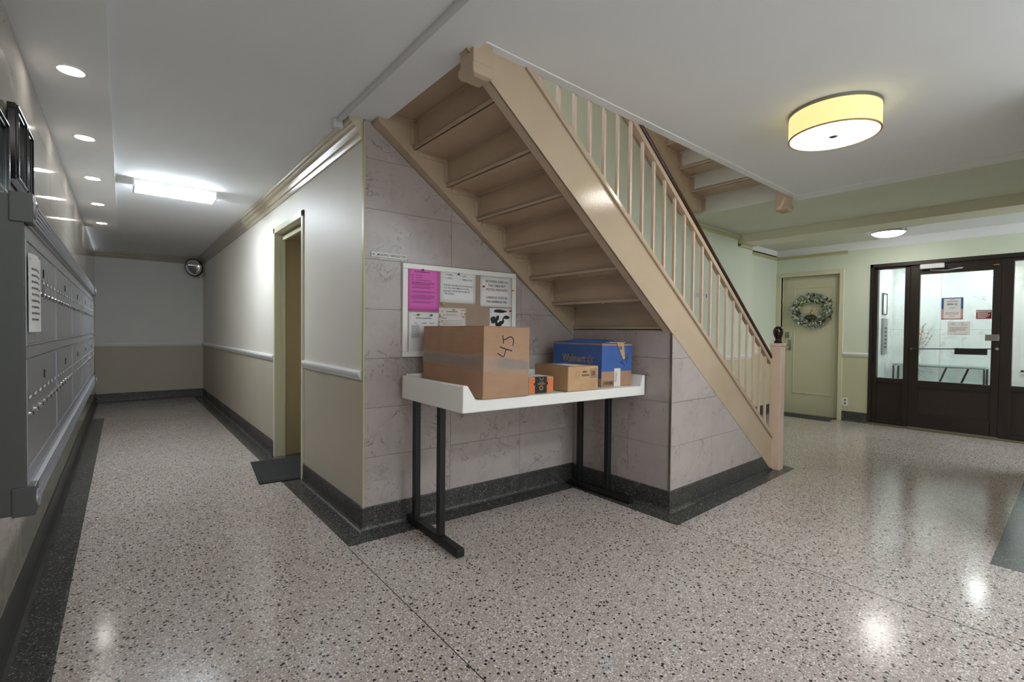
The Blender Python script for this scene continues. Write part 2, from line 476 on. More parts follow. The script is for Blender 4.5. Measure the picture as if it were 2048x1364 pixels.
# local: X = TW0.x + s*cs
tile_wall('wall_stair', mw_t, 'pinkish grey marble tile wall under the staircase behind the table', [.004, .617, 1.232, TL+.036], 2.545,
          (-SL*cs, -1, A_IN-SL*TW0.x-.004))
mw_r = frame((RW, 2.745, 0), (0, -1, 0), (0, 0, 1))
tile_wall('wall_recess', mw_r, 'short marble tile return wall at the table end', [0, .57, 2.745-YS-.004], 1.272)
mw_s = frame((RW+.004, YS, 0), (1, 0, 0), (0, 0, 1))
tile_wall('wall_stringer', mw_s, 'triangular marble tile wall beneath the sloping stringer', [0, .58, 1.19, 1.66], 1.3, (-SL, -1, A_OUT-SL*(RW+.004)-.002), backing=.2)
# metal corner trims
obj('trim_1', MB().box(XR-.006, XR+.003, 2.826, 2.85, .14, 2.53), 'trim_olive')
obj('trim_2', MB().box(RW-.004, RW+.006, YS-.004, YS+.008, .14, 1.25), 'nickel')
for k, l in (('trim_1', 'thin cream corner strip between painted wall and marble tile'), ('trim_2', 'thin metal corner strip on the outer tile corner')):
    o = bpy.data.objects[k]; o['kind'] = 'structure'; tag(o, l, 'trim')
# left wall of polished tile
mw_l = frame((XL, -1.38, 0), (0, 1, 0), (0, 0, 1))
tile_wall('wall_left', mw_l, 'polished taupe stone tile wall behind the mailboxes', [i*.62 for i in range(0, 20)], 2.5, None, 'tile_polished')
struct('wall_front', MB().box(-.5, 3.9, -3.15, -3, 0, .25).box(-.5, 3.9, -3.15, -3, 2.4, 2.6).box(-.5, -.1, -3.15, -3, .25, 2.4).box(3.6, 3.9, -3.15, -3, .25, 2.4).box(XL-.06, XL-.004, -3, -1.36, 0, 2.55), 'wall_cream', 'cream lobby wall behind the viewpoint')
wn = struct('window_added', MB().box(-.1, 3.6, -3.1, -3.04, .25, .31).box(-.1, 3.6, -3.1, -3.04, 2.34, 2.4).box(-.1, -.04, -3.1, -3.04, .31, 2.34).box(3.54, 3.6, -3.1, -3.04, .31, 2.34).box(1.1, 1.16, -3.1, -3.04, .31, 2.34).box(2.34, 2.4, -3.1, -3.04, .31, 2.34), 'dark_bronze', 'added unseen window behind the viewpoint, lets daylight into the lobby')  # window added out of view for soft daylight from behind the camera
wn['category'] = 'window'
for a, e in ((-.04, 1.1), (1.16, 2.34), (2.4, 3.54)): obj('pane', MB().box(a, e, -3.075, -3.07, .31, 2.34), 'pane_glass', wn)
# pier on the right, just outside the view
struct('wall_pier', MB().box(3.82, 6.5, -3.1, .15, 0, ZL), 'wall_cream', 'cream lobby pier to the right of the view')
# wall behind the stair and its return
wall_two('wall_rear', lambda m, s: m.box(1.27, 6.82, YB, YB+.3, s, 5.3).box(2.96, 6.82, YB, YB+.3, 0, s, 1), 'wall_green', 'wall_sage', 'pale green wall seen through the stair balusters', .93)
wall_two('wall_alcove', lambda m, s: m.box(6.82, XE+.1, 3.16, 3.3, s, 2.5).box(6.82, XE+.1, 3.16, 3.3, 0, s, 1).box(6.82, XE+.1, 3.16, 3.3, 2.47, ZL, 2), 'wall_green', 'wall_sage', 'pale green side wall of the entrance alcove')
bpy.data.objects['wall_alcove'].data.materials.append(M['ceiling_white'])
# entrance wall: apartment door opening Y 2.27..3.09, storefront Y -.6..1.92
AD0, AD1, ADZ = 2.29, 3.085, 2.15
SF1, SFZ = 1.925, 2.24
def ew(m, s):
    T = XE+.14
    for a, b in ((AD1, 3.3), (SF1, AD0)):
        m.box(XE, T, a, b, s, 2.47).box(XE, T, a, b, 0, s, 1).box(XE, T, a, b, 2.47, ZL, 2)
    m.box(XE, T, AD0, AD1, ADZ, 2.47).box(XE, T, AD0, AD1, 2.47, ZL, 2)
    m.box(XE, T, -3.1, SF1, SFZ, 2.47).box(XE, T, -3.1, SF1, 2.47, ZL, 2)
    m.box(XE, T, -3.1, -.9, 0, SFZ)
wall_two('wall_entrance', ew, 'wall_green', 'wall_sage', 'pale green entrance wall around the apartment door')
bpy.data.objects['wall_entrance'].data.materials.append(M['ceiling_white'])
# upper hall shell above the stairwell
struct('wall_upper', MB().box(-1, -.9, -.6, 3, 2.62, 5.3).box(-1, 6.9, -.6, -.5, 2.62, 5.3).box(6.82, 6.92, -.6, 3, 2.62, 5.3), 'wall_cream', 'cream walls of the hall upstairs')
cstruct('ceiling_upper', MB().box(-1, 6.9, -.6, 3.2, 5.2, 5.3), 'ceiling_white', 'white ceiling of the hall upstairs')
o = struct('floor_upper', MB().box(-1, 1.25, -.6, 2.98, 2.618, 2.64).box(1.25, 6.9, -.6, 1.80, 2.62, 2.64).box(5.05, 6.9, 1.8, 2.98, 2.62, 2.64), 'terrazzo_light', 'terrazzo floor of the landing upstairs'); o['category'] = 'floor'

# ------------------------------------------------------------------ baseboards, rails, crowns
def mould(name, path, prof, side, mat, label, bevel=0, smooth=False):
    o = obj(name, MB().sweep(path, prof, side), mat, smooth=smooth, bevel=bevel); o['kind'] = 'structure'; tag(o, label, 'trim'); return o
BASE = [(-.01, 0), (.03, 0), (.018, .008), (.011, .022), (.009, .05), (.009, .138), (.004, .145), (-.01, .145)]
tn = (math.cos(TA), math.sin(TA))
mould('baseboard_back', [(XL, YE), (XR, YE), (XR, D1+.02)], BASE, -1, 'base_terrazzo', 'dark terrazzo base along the corridor end and far wall')
mould('baseboard_stair', [(XR, D0-.02), (XR, TW0.y), (TW1.x+.03, TW1.y), (RW, YS), (RW+.3, YS)], BASE, -1, 'base_terrazzo', 'dark terrazzo base around the tiled recess under the stair')
o = obj('baseboard_stringer', MB().prism([(RW+.28, 0), (4.61, 0), (4.425, .145), (RW+.28, .145)], 'y', YS-.009, YS+.02).prism([(RW+.28, 0), (4.62, 0), (4.6, .02), (RW+.28, .02)], 'y', YS-.02, YS), 'base_terrazzo')
o['kind'] = 'structure'; tag(o, 'dark terrazzo base below the sloping stringer', 'trim')
mould('baseboard_left', [(XL, -1.5), (XL, YE)], [(-.01, 0), (.03, 0), (.016, .012), (.008, .04), (.006, .175), (.002, .18), (-.01, .18)], -1, 'base_black', 'dark polished base under the mailbox wall')
mould('baseboard_rear', [(3.0, YB), (6.82, YB), (6.82, 3.16), (XE, 3.16), (XE, AD1+.05)], BASE, -1, 'base_terrazzo', 'dark terrazzo base of the wall behind the stair')
mould('baseboard_entrance', [(XE, AD0-.06), (XE, SF1)], BASE, -1, 'base_terrazzo', 'dark terrazzo base between apartment door and entrance')
RAIL = [(-.01, .938), (.008, .938), (.012, .948), (.012, .956), (.02, .962), (.024, .975), (.024, .985), (.015, .998), (-.01, .998)]
mould('trim_3', [(XL, YE), (XR, YE), (XR, D1+.02)], RAIL, -1, 'trim_white', 'white chair rail along the corridor end and far wall')
mould('trim_4', [(XR, D0-.02), (XR, 2.86)], RAIL, -1, 'trim_white', 'white chair rail between doorway and tile corner')
RAILB = [(o_, z-.035) for o_, z in RAIL]
mould('trim_5', [(3.6, YB), (6.81, YB)], RAILB, -1, 'trim_white', 'white chair rail on the wall behind the balusters')
mould('trim_6', [(6.83, 3.16), (XE, 3.16), (XE, AD1+.06)], RAIL, -1, 'trim_white', 'white chair rail in the alcove corner')
mould('trim_7', [(XE, AD0-.06), (XE, SF1)], RAIL, -1, 'trim_white', 'white chair rail right of the apartment door')
CROWN = [(-.01, 2.425), (.014, 2.425), (.02, 2.44), (.024, 2.452), (.036, 2.458), (.043, 2.476), (.05, 2.49), (.066, 2.498), (.074, 2.508), (.074, 2.517), (.088, 2.523), (.092, 2.535), (.092, 2.546), (-.01, 2.546)]
mould('trim_8', [(XL, YE), (XR, YE), (XR, 6.3)], CROWN, -1, 'crown_grey', 'grey crown moulding at the far end of the corridor')
mould('trim_9', [(XR, 6.294), (XR, 2.845)], CROWN, -1, 'crown_cream', 'glossy beige crown moulding nearest the tile corner')
PIC = [(-.005, -.045), (.012, -.045), (.016, -.03), (.012, -.02), (.02, -.012), (.02, 0), (-.005, 0)]
def pic(z): return [(a, z+b) for a, b in PIC]
mould('trim_10', [(5.05, YB), (6.40, YB)], pic(ZL-.025), -1, 'trim_olive', 'olive picture rail high behind the stair')
o = obj('trim_11', MB().box(6.385, 6.43, YB-.02, YB, 2.43, ZL-.025).box(6.385, 6.78, YB-.02, YB, 2.425, 2.465), 'trim_olive', bevel=.004); o['kind'] = 'structure'; tag(o, 'olive picture rail stepping down under the beam', 'trim')
mould('trim_12', [(6.83, 3.16), (XE, 3.16), (XE, 2.2)], pic(2.475), -1, 'trim_olive', 'olive picture rail in the entrance alcove')

# ------------------------------------------------------------------ staircase
RISE, GO = .187, .25
def riser_x(k): return 1.449+GO*k
def tread_z(k): return RISE*(13-k)
BOLT = MB().lathe([(.0001, -.004), (.008, -.003), (.0095, 0), (.0095, .002)], n=10).mesh('bolt', ['stair_beige'])
def staircase(label, dx, dz, full, group=None):
    st = thing('staircase', label, 'staircase', (dx, 0, dz))
    y0, y1 = YS+.012, 2.742
    tm = MB().box(-.02, GO+.012, y0, y1, -.03, -.004).box(-.02, GO+.03, y0, y1, -.012, 0).box(GO+.012, GO+.03, y0, y1, -.034, 0).mesh('tread', ['stair_beige'])
    rmat = 'stair_beige' if full else 'riser_lit_grey'
    rm = MB().box(-.006, .004, y0, y1, -.002, RISE-.03).box(-.016, -.006, y0, y1, RISE-.045, RISE-.03).box(-.012, .0, y0, y1, -.03, .003).mesh('riser', [rmat])
    br = MB().box(-.036, -.008, y1-.006, y1, .0, RISE-.05).box(-.012, -.008, y1-.03, y1, .0, RISE-.05).mesh('angle_bracket', ['stair_beige'])
    bh = MB().box(.02, GO-.03, y1-.006, y1, -.062, -.034).box(.02, GO-.03, y1-.03, y1, -.036, -.031).mesh('angle_bracket', ['stair_beige'])
    def put(name, me, par, loc=(0, 0, 0)):
        o = bpy.data.objects.new(name, me); COL.objects.link(o); o.parent = par; o.location = loc; return o
    for k in range(0, 13):
        t = put('tread', tm, st, (riser_x(k), 0, tread_z(k)))
        if k == 12 and dz == 0: pass
        put('angle_bracket', bh, t)
        put('bolt', BOLT, t, (.035, (y0+y1)/2-.02, -.031))
        for bx_, by in ((.07, y1-.0065), (.16, y1-.0065)):
            b = put('bolt', BOLT, t, (bx_, by, -.05)); b.rotation_euler = (-PI/2, 0, 0)
    for k in range(0, 14):
        r = put('riser', rm, st, (riser_x(k), 0, tread_z(k)))
        put('angle_bracket', br, r)
        for bz in (.04, .11):
            b = put('bolt', BOLT, r, (-.022, y1-.0065, bz)); b.rotation_euler = (-PI/2, 0, 0)
    # landing nosing
    if not full: obj('fascia', MB().box(riser_x(13)-.008, riser_x(13)+.004, y0, y1, -.036, .002), 'riser_lit_grey', st)
    obj('landing_nosing', MB().box(1.16, riser_x(0)+.02, y0, y1, tread_z(-1)-.03, tread_z(-1)+.004), 'stair_beige', st, bevel=.004)
    # outer stringer: web, flanges and cap
    xa, xb = 1.30, 4.64
    lo = lambda x: A_OUT-SL*x
    hi = lambda x: lo(x)+.328
    xf = A_OUT/SL      # meets the floor
    xl = 1.20
    s = obj('stringer', MB().prism([(xl, lo(xl)), (min(xf, xb), max(lo(min(xf, xb)), 0)), (xb, 0.0), (xb, hi(xb)), (xl, hi(xl))], 'y', YS, YS+.012), 'stair_beige', st, bevel=.002)
    obj('flange', MB().prism([(xl, lo(xl)), (xf, 0), (xf, .012), (xl, lo(xl)+.014)], 'y', YS-.002, YS+.065), 'stair_beige', s, bevel=.003)
    c0 = lambda x, d: (x, hi(x)+d)
    obj('cap_moulding', MB().prism([c0(xl, -.03), c0(xb, -.03), c0(xb, .012), c0(xl, .012)], 'y', YS-.016, YS+.002).prism([c0(xl, -.004), c0(xb, -.004), c0(xb, .02), c0(xl, .02)], 'y', YS-.010, YS+.065), 'stair_beige', s, bevel=.006)
    # inner stringer against the wall
    li = lambda x: A_IN-SL*x
    obj('stringer', MB().prism([(xl, li(xl)), (A_IN/SL, 0), (4.9, 0), (4.9, .2), (xl, li(xl)+.46)], 'y', 2.742, 2.972), 'stair_beige', st)
    # balusters, handrail
    top = lambda x: 4.53-SL*x
    hb = MB()
    bx = [4.55-.129*i for i in range(0, 28 if full else 6)]
    bl = MB().box(-.009, .009, -.009, .009, 0, 1)
    bme = bl.mesh('baluster', ['newel_pink'])
    for x in bx:
        b = put('baluster', bme, st, (x, YS+.032, hi(x)+.01)); b.scale = (1, 1, top(x)-.07-hi(x))
    x0, x1 = (.9, 4.64) if full else (3.9, 4.64)
    h = obj('handrail', MB().prism([(x0, top(x0)-.045), (x1, top(x1)-.045), (x1, top(x1)), (x0, top(x0))], 'y', YS+.004, YS+.06), 'rail_wood', st, bevel=.014)
    obj('rail_channel', MB().prism([(x0, top(x0)-.088), (x1, top(x1)-.088), (x1, top(x1)-.045), (x0, top(x0)-.045)], 'y', YS+.014, YS+.05), 'stair_beige', h, bevel=.003)
    return st
st1 = staircase('beige painted steel staircase with balusters rising to the left above the table', 0, 0, True)
st1b = staircase('underside of the second beige stair flight seen through the ceiling opening', .33, 2.618, False)
def newel(par, x, y, z0, z1, s=.095):
    n = obj('newel_post', MB().box(x, x+s, y, y+s, z0, z1).box(x-.005, x+s+.005, y-.005, y+s+.005, z1, z1+.028), 'newel_pink', par, bevel=.005)
    return n
nw = newel(st1, 4.63, 1.75, 0, 1.14)
obj('finial', MB().lathe([(.03, 1.168), (.033, 1.172), (.033, 1.185), (.022, 1.196), (.02, 1.205), (.027, 1.215), (.034, 1.232), (.041, 1.255), (.043, 1.275), (.038, 1.30), (.024, 1.318), (.006, 1.325)], (4.678, 1.798, 0), 28), 'finial_wood', nw, smooth=True)
def drop(par, x, y, z1, s, z0, dz=0):
    b = MB(); c = (x+s/2, y+s/2)
    b.box(x, x+s, y, y+s, z0+.055-dz, z1-dz)
    r = s/2+.006
    vs = []
    prof = [(r*.92, z0+.06-dz), (r, z0+.052-dz), (r, z0+.022-dz), (r*.86, z0+.008-dz), (r*.55, z0-dz)]
    for q, z in prof: vs += [(c[0]-q, c[1]-q, z), (c[0]+q, c[1]-q, z), (c[0]+q, c[1]+q, z), (c[0]-q, c[1]+q, z)]
    fs = [(3, 2, 1, 0)]+[(i*4+k, i*4+(k+1) % 4, i*4+4+(k+1) % 4, i*4+4+k) for i in range(4) for k in range(4)]+[(16, 17, 18, 19)]
    b.add(vs, fs)
    return obj('newel_drop', b, 'stair_beige', par, bevel=.004)
drop(st1, 1.235, 1.79, 2.7, .112, 2.425)
d2 = drop(st1b, 4.93-.33, 1.83, 2.75, .11, 2.44, 2.618)

# ------------------------------------------------------------------ corridor doorway
d = struct('door_1', MB().box(XR-.012, XR+.075, D0-.022, D0+.026, 0, DZ+.026).box(XR-.012, XR+.075, D1-.026, D1+.022, 0, DZ+.026).box(XR-.012, XR+.075, D0-.022, D1+.022, DZ-.026, DZ+.026), 'door_cream', 'tan corridor doorway with deep reveal', bevel=.003)
d['category'] = 'door'
obj('reveal', MB().box(XR+.075, 1.8, D1-.005, D1+.1, 0, 2.16).box(XR+.075, 1.8, D0-.1, D0+.005, 0, 2.16).box(XR+.075, 1.8, D0-.1, D1+.1, 2.15, 2.25), 'reveal_tan', d)
obj('stop', MB().box(XR+.06, XR+.085, D1-.04, D1-.005, 0, 2.16).box(XR+.06, XR+.085, D0+.005, D0+.04, 0, 2.16).box(XR+.06, XR+.085, D0+.04, D1-.04, 2.12, 2.16), 'door_cream', d, bevel=.003)
dl = obj('door_leaf', MB().box(1.74, 1.79, D0+.005, D1-.005, .01, 2.15), 'door_cream', d, bevel=.003)
obj('knob', MB().lathe([(.012, 0), (.012, -.03), (.026, -.04), (.028, -.055), (.018, -.066), (.001, -.068)], (1.74, 4.9, 1.0), 16, ax='x'), 'nickel', dl, smooth=True)
obj('threshold', MB().box(XR, 1.8, D0, D1, -.01, .004), 'terrazzo_dark', d)

# ------------------------------------------------------------------ apartment door
d = struct('door_2', MB().box(XE-.014, XE+.06, AD1, AD1+.075, 0, ADZ+.065).box(XE-.014, XE+.06, AD0-.055, AD0, 0, ADZ+.065).box(XE-.014, XE+.06, AD0, AD1, ADZ, ADZ+.065), 'door_cream', 'cream apartment door with one long recessed panel', bevel=.004)
d['category'] = 'door'
XD = XE+.075
leaf = obj('door_leaf', MB().box(XD, XD+.045, AD0, AD1, .012, ADZ), 'door_cream', d, bevel=.002)
def panel_frame(mb, x, y0, y1, z0, z1, wd=.018, dp=.008):
    for a, b, c, e in ((y0, y1, z1-wd, z1), (y0, y1, z0, z0+wd), (y0, y0+wd, z0+wd, z1-wd), (y1-wd, y1, z0+wd, z1-wd)):
        mb.box(x-dp, x+.002, a, b, c, e)
obj('panel_moulding', (lambda m: (panel_frame(m, XD, 2.385, 2.925, .325, 1.985), m)[1])(MB()), 'door_cream', leaf, bevel=.004)
obj('jamb', MB().box(XE+.05, XE+.13, AD1-.002, AD1+.07, 0, ADZ+.02).box(XE+.05, XE+.13, AD0-.07, AD0+.002, 0, ADZ+.02).box(XE+.05, XE+.13, AD0, AD1, ADZ-.002, ADZ+.06), 'door_cream', d)
obj('deadbolt', MB().box(XD-.004, XD, 2.985, 3.045, 1.19, 1.29).lathe([(.024, 0), (.024, -.014), (.02, -.018), (.001, -.019)], (XD-.004, 3.01, 1.245), 18, ax='x'), ['nickel'], leaf, smooth=True)
lk = obj('lock_plate', MB().box(XD-.005, XD, 2.955, 3.0, 1.0, 1.165), 'nickel', leaf, bevel=.002)
obj('knob', MB().lathe([(.012, 0), (.012, -.03), (.024, -.036), (.028, -.05), (.02, -.062), (.001, -.066)], (XD-.005, 2.978, 1.045), 18, ax='x'), 'chrome', lk, smooth=True)
obj('peephole', MB().lathe([(.034, 0), (.034, -.006), (.028, -.012), (.012, -.014), (.001, -.012)], (XD, 2.655, 1.86), 24, ax='x'), 'nickel', leaf, smooth=True)
obj('threshold', MB().box(XE-.01, XE+.14, AD0, AD1, -.01, .012), 'terrazzo_dark', d)
# wreath
def leaf_mesh(mb, c, ax, nrm, L, W):
    ax = Vector(ax).normalized(); nrm = Vector(nrm).normalized(); sd = ax.cross(nrm).normalized(); nrm = sd.cross(ax)
    c = Vector(c); q = [c, c+ax*L*.45+sd*W+nrm*L*.1, c+ax*L+nrm*L*.02, c+ax*L*.45-sd*W+nrm*L*.1, c+ax*L*.5-nrm*.002]
    mb.add(q, [(0, 1, 2), (0, 2, 3), (0, 4, 1), (1, 4, 2), (2, 4, 3), (3, 4, 0)])
wr = thing('wreath', 'leafy white green and blue wreath hanging on the apartment door', 'wreath', (XD-.03, 2.665, 1.62))
rnd = random.Random(3)
RY, RZ = .225, .20
obj('ring', MB().ring([(0, RY*math.cos(a), RZ*math.sin(a)) for a in [2*PI*i/40 for i in range(40)]], .03, 8, closed=True), 'twig', wr, smooth=True)
parts = {'leaf_green': MB(), 'leaf_pale': MB(), 'leaf_blue': MB(), 'leaf_dark': MB()}
for i in range(620):
    a = rnd.uniform(0, 2*PI); b = rnd.uniform(0, 2*PI); rr = rnd.uniform(.02, .055)
    cy, cz = (RY+rr*math.cos(b))*math.cos(a), (RZ+rr*math.cos(b))*math.sin(a)
    cx = -abs(rr*math.sin(b))*.8
    k = rnd.choices(list(parts), (3, 5, 2.2, 1.6))[0]
    dirv = Vector((rnd.uniform(-.6, .1), math.cos(a)*math.cos(b)+rnd.uniform(-.9, .9), math.sin(a)*math.cos(b)+rnd.uniform(-.9, .9)))
    leaf_mesh(parts[k], (cx, cy, cz), dirv, (-1, rnd.uniform(-.6, .6), rnd.uniform(-.6, .6)), rnd.uniform(.03, .055), rnd.uniform(.009, .017))
for k, mb in parts.items(): obj('leaves', mb, k, wr, kind='stuff')
pq = obj('plaque', MB().lathe([(.001, -.006), (.075, -.006), (.08, -.002), (.08, .004), (.001, .004)], (-.045, 0, 0), 28, ax='x'), 'leaf_dark', wr, smooth=True)
pq.scale = (1, 1, .5); pq.location = (0, -.005, -.105)
mb = MB(); text_into(mb, 'Welcome', 0, -.012, .03, .105, 'CENTER', 0, shear=.3); obj('lettering', mb, 'brass', wr, mw=frame((-.053, -.005, -.105), (0, -1, 0), (0, 0, 1)))
obj('ornament', MB().lathe([(.012, -.03), (.02, -.02), (.017, 0), (.01, .012), (.013, .02), (.011, .03)], (-.03, -.01, -.03), 14).lathe([(.016, .03), (.018, .034), (.012, .05), (.001, .052)], (-.03, -.01, -.03), 14), 'brass', wr, smooth=True)
# mats
def mat(name, label, poly, mt, ribs=None):
    t = thing(name, label, 'doormat')
    obj('pad', MB().prism(poly, 'z', .001, .010), mt, t, bevel=.003)
    if ribs:
        a, b, c, e = [Vector(p) for p in poly]
        n = 26; mb = MB()
        for i in range(n):
            f = (i+.5)/n
            p, q = a.lerp(e, f), b.lerp(c, f)
            dv = (e-a).normalized()*.006
            p = p.lerp(q, .04); q = q.lerp(p, .04)
            mb.prism([(p-dv)[:], (q-dv)[:], (q+dv)[:], (p+dv)[:]], 'z', .009, .0135)
        obj('ribs', mb, mt, t, kind='stuff')
    return t
mat('doormat', 'black ribbed doormat at the corridor doorway', [(.915, 4.93), (.84, 4.19), (1.36, 4.115), (1.42, 4.86)], 'rubber', True)
mat('doormat', 'grey doormat in front of the apartment door', [(7.84, 3.06), (7.84, 2.30), (8.11, 2.33), (8.11, 3.06)], 'mat_grey', False)
# outlet
ot = thing('wall_outlet', 'small white wall outlet beside the apartment door frame', 'outlet', (XE, 2.192, .28))
obj('plate', MB().box(-.006, 0, -.035, .035, -.057, .057), 'outlet_white', ot, bevel=.002)
for dz in (-.025, .025): obj('socket', MB().box(-.0075, -.004, -.012, .012, dz-.014, dz+.014), 'ink_grey', ot, bevel=.002)
# small sign behind balusters
sg = thing('wall_sign', 'small white sign on the green wall seen between the balusters', 'sign', (5.45, YB-.003, 1.715))
obj('plate', MB().box(-.16, .16, -.003, .003, -.042, .042), 'paper_white', sg, bevel=.001)
mb = MB(); bar(mb, .10, .125, -.0, .05); para(mb, -.13, .07, .018, 3, .016, .005, rnd)
obj('print', mb, 'ink_grey', sg, mw=frame((0, -.004, 0), (1, 0, 0), (0, 0, 1)))

# ------------------------------------------------------------------ entrance storefront
XF = XE+.02
sf = struct('window_1', MB().box(XF-.03, XF+.10, SF1-.035, SF1, 0, SFZ).box(XF-.03, XF+.10, -.9, SF1, SFZ-.05, SFZ)
            .box(XF, XF+.09, SF1-.085, SF1-.035, 0, SFZ-.05).box(XF, XF+.09, 1.49, 1.545, 0, SFZ-.05)
            .box(XF, XF+.09, .535, .635, 0, SFZ-.05).box(XF, XF+.09, -.9, .535, SFZ-.09, SFZ-.05).box(XF, XF+.09, 1.44, SF1-.05, SFZ-.075, SFZ-.05).box(XF+.002, XF+.09, .53, 1.5, 2.163, SFZ-.045)
            .box(XF+.01, XF+.08, 1.545, SF1-.085, .60, .66).box(XF, XF+.09, 1.545, SF1-.085, 0, .06)
            .box(XF+.01, XF+.08, -.9, .535, .60, .66).box(XF, XF+.09, -.9, .535, 0, .07), 'dark_bronze', 'dark bronze entrance frame with glazed sidelights', bevel=.003)
sf['category'] = 'window'
obj('pane', MB().box(XF+.04, XF+.046, 1.535, SF1-.075, .65, SFZ-.07), 'pane_glass', sf)
obj('pane', MB().box(XF+.04, XF+.046, -.9, .545, .65, SFZ-.085), 'pane_glass', sf)
obj('kick_panel', MB().box(XF+.025, XF+.06, 1.535, SF1-.075, .05, .61), 'dark_bronze', sf)
obj('kick_panel', MB().box(XF+.025, XF+.06, -.9, .545, .05, .61), 'dark_bronze', sf)
obj('threshold', MB().box(XF-.05, XF+.12, -.9, SF1, -.01, .022), 'threshold', sf, bevel=.005)
dr = struct('door_3', MB().box(XF+.005, XF+.055, 1.39, 1.488, .03, 2.165).box(XF+.005, XF+.055, .637, .712, .03, 2.165)
            .box(XF+.005, XF+.055, .7, 1.4, 2.06, 2.165).box(XF+.005, XF+.055, .7, 1.4, .565, .655).box(XF+.005, XF+.055, .7, 1.4, .03, .21), 'dark_bronze', 'dark bronze glazed entrance door with push bar', bevel=.003)
dr['category'] = 'door'
obj('pane', MB().box(XF+.028, XF+.034, .70, 1.40, .645, 2.07), 'pane_glass', dr)
def m_scuff():
    n = NT('kick_bronze'); v = n.vec()
    f = n.ramp(n.noise(n.vec(scale=(1, 2, 7)), 9, 5, .7), [(.66, 0.), (.72, .5)])
    n.set(n.mix(f, S(54, 46, 42), S(120, 112, 106)), .4, .3); M['kick_bronze'] = n.m
m_scuff()
obj('kick_panel', MB().box(XF+.02, XF+.045, .70, 1.40, .20, .575), 'kick_bronze', dr)
cl = obj('door_closer', MB().box(XF-.065, XF-.005, 1.15, 1.385, 2.125, 2.185), 'trim_white', dr, bevel=.006)
obj('closer_arm', MB().ring([(XF-.03, 1.28, 2.12), (XF-.06, 1.28, 2.10), (XF-.07, 1.12, 2.085), (XF-.05, 1.05, 2.10), (XF-.012, .98, 2.11)], .008, 8), 'chrome', cl, smooth=True)
pb = obj('push_bar', MB().cyl((XF-.05, 1.455, 1.075), (XF-.05, .66, 1.10), .007, 10), 'black_steel', dr, smooth=True)
obj('bar_end', MB().box(XF-.055, XF+.005, 1.445, 1.465, 1.06, 1.09), 'nickel', pb, bevel=.003)
obj('bar_end', MB().lathe([(.012, 0), (.012, -.05), (.018, -.055), (.016, -.07), (.001, -.072)], (XF+.005, .655, 1.10), 14, ax='x'), 'chrome', pb, smooth=True)
obj('push_pad', MB().box(XF-.066, XF-.036, .737, 1.03, 1.022, 1.10), 'black_steel', pb, bevel=.003)
obj('lock_guard', MB().box(XF-.012, XF+.004, .643, .765, 1.197, 1.274), 'chrome', dr, bevel=.002)
obj('strike', MB().box(XF-.008, XF+.006, .66, .71, 2.11, 2.125), 'brass', dr, bevel=.002)
def sheet(name, label, y1, y0, z0, z1, matn, cat='poster', x=XF+.026):
    t = thing(name, label, cat, mw=frame((x, y1, z0), (0, -1, 0), (0, 0, 1)))
    obj('sheet', MB().box(0, y1-y0, 0, z1-z0, -.0006, .0004), matn, t)
    return t, y1-y0, z1-z0
t, W, H = sheet('poster', 'red white and blue flyer taped to the entrance door glass', 1.176, .97, 1.462, 1.74, 'paper_white')
mb = MB()
mb.box(0, W, H-.012, H, .0005, .0007, 0); mb.box(0, .022, H*.48, H-.012, .0005, .0007, 0).box(W-.022, W, H*.48, H-.012, .0005, .0007, 0)
for i in range(8):
    z = .012+i*H*.45/8
    mb.box(0, .022, z, z+.009, .0005, .0007, 1).box(W-.022, W, z, z+.009, .0005, .0007, 1)
mb.box(0, W, 0, .01, .0005, .0007, 1)
obj('border', mb, ['ink_blue', 'ink_red'], t)
mb = MB(); text_into(mb, 'BBQ', W/2, H*.66, .024, .095, 'CENTER', .001, 0, .02)
obj('heading', mb, 'ink_teal', t)
mb = MB(); bar(mb, W*.4, W*.62, H*.9, .004, .001); bar(mb, W*.25, W*.75, H*.83, .007, .001)
para(mb, W*.36, W*.66, H*.56, 3, .012, .003, rnd); para(mb, W*.18, W*.84, H*.32, 3, .012, .004, rnd); para(mb, W*.36, W*.66, H*.17, 2, .012, .003, rnd)
obj('print', mb, 'ink_grey', t)
t, W, H = sheet('warning_sign', 'small maroon warning sticker on the entrance door glass', .852, .716, 1.465, 1.575, 'sign_maroon', 'sign')
mb = MB(); mb.box(.006, W-.006, H*.72, H-.008, .0005, .0007)
for i in range(4): para(mb, .012, W-.012, H*.6-i*H*.15, 1, .01, .009, rnd)
obj('print', mb, 'paper_cream', t)
mb = MB(); text_into(mb, 'WARNING', W/2, H*.76, .016, .1, 'CENTER', .001, 0, .01); obj('heading', mb, 'ink_black', t)
def courier_notice(t, W, H, small):
    mb = MB(); z = .0009
    tx = lambda b, x, y, h, w=None, al='LEFT', bo=.012: text_into(mb, b, x*W, y*H, h*H, None if w is None else w*W, al, z, 0, bo)
    for x, y, b, bw in ((.17, .86, 'FedEx', .16), (.17, .75, 'USPS', .15), (.60, .85, 'UPS', .11), (.60, .74, 'AMAZON', .28)):
        tx(b, x, y, .05, bw); mb.box((x-.055)*W, (x-.04)*W, (y+.015)*H, (y+.035)*H, .0005, z)
    for i, (b, bw) in enumerate((('PLEASE DELIVER ALL PACKAGES', .80), ('TO THE APARTMENT DOORS.', .72), ('DO NOT LEAVE PACKAGES IN', .73), ('THE LOBBY!', .30))):
        tx(b, .09, .53-i*.09, .05, bw)
    mb.box(.09*W, .31*W, .335*H, .342*H, .0005, z)
    tx('THANK YOU, THE MANAGEMENT', .9, .06, .03, .60, 'RIGHT')
    obj('print', mb, 'ink_black', t)
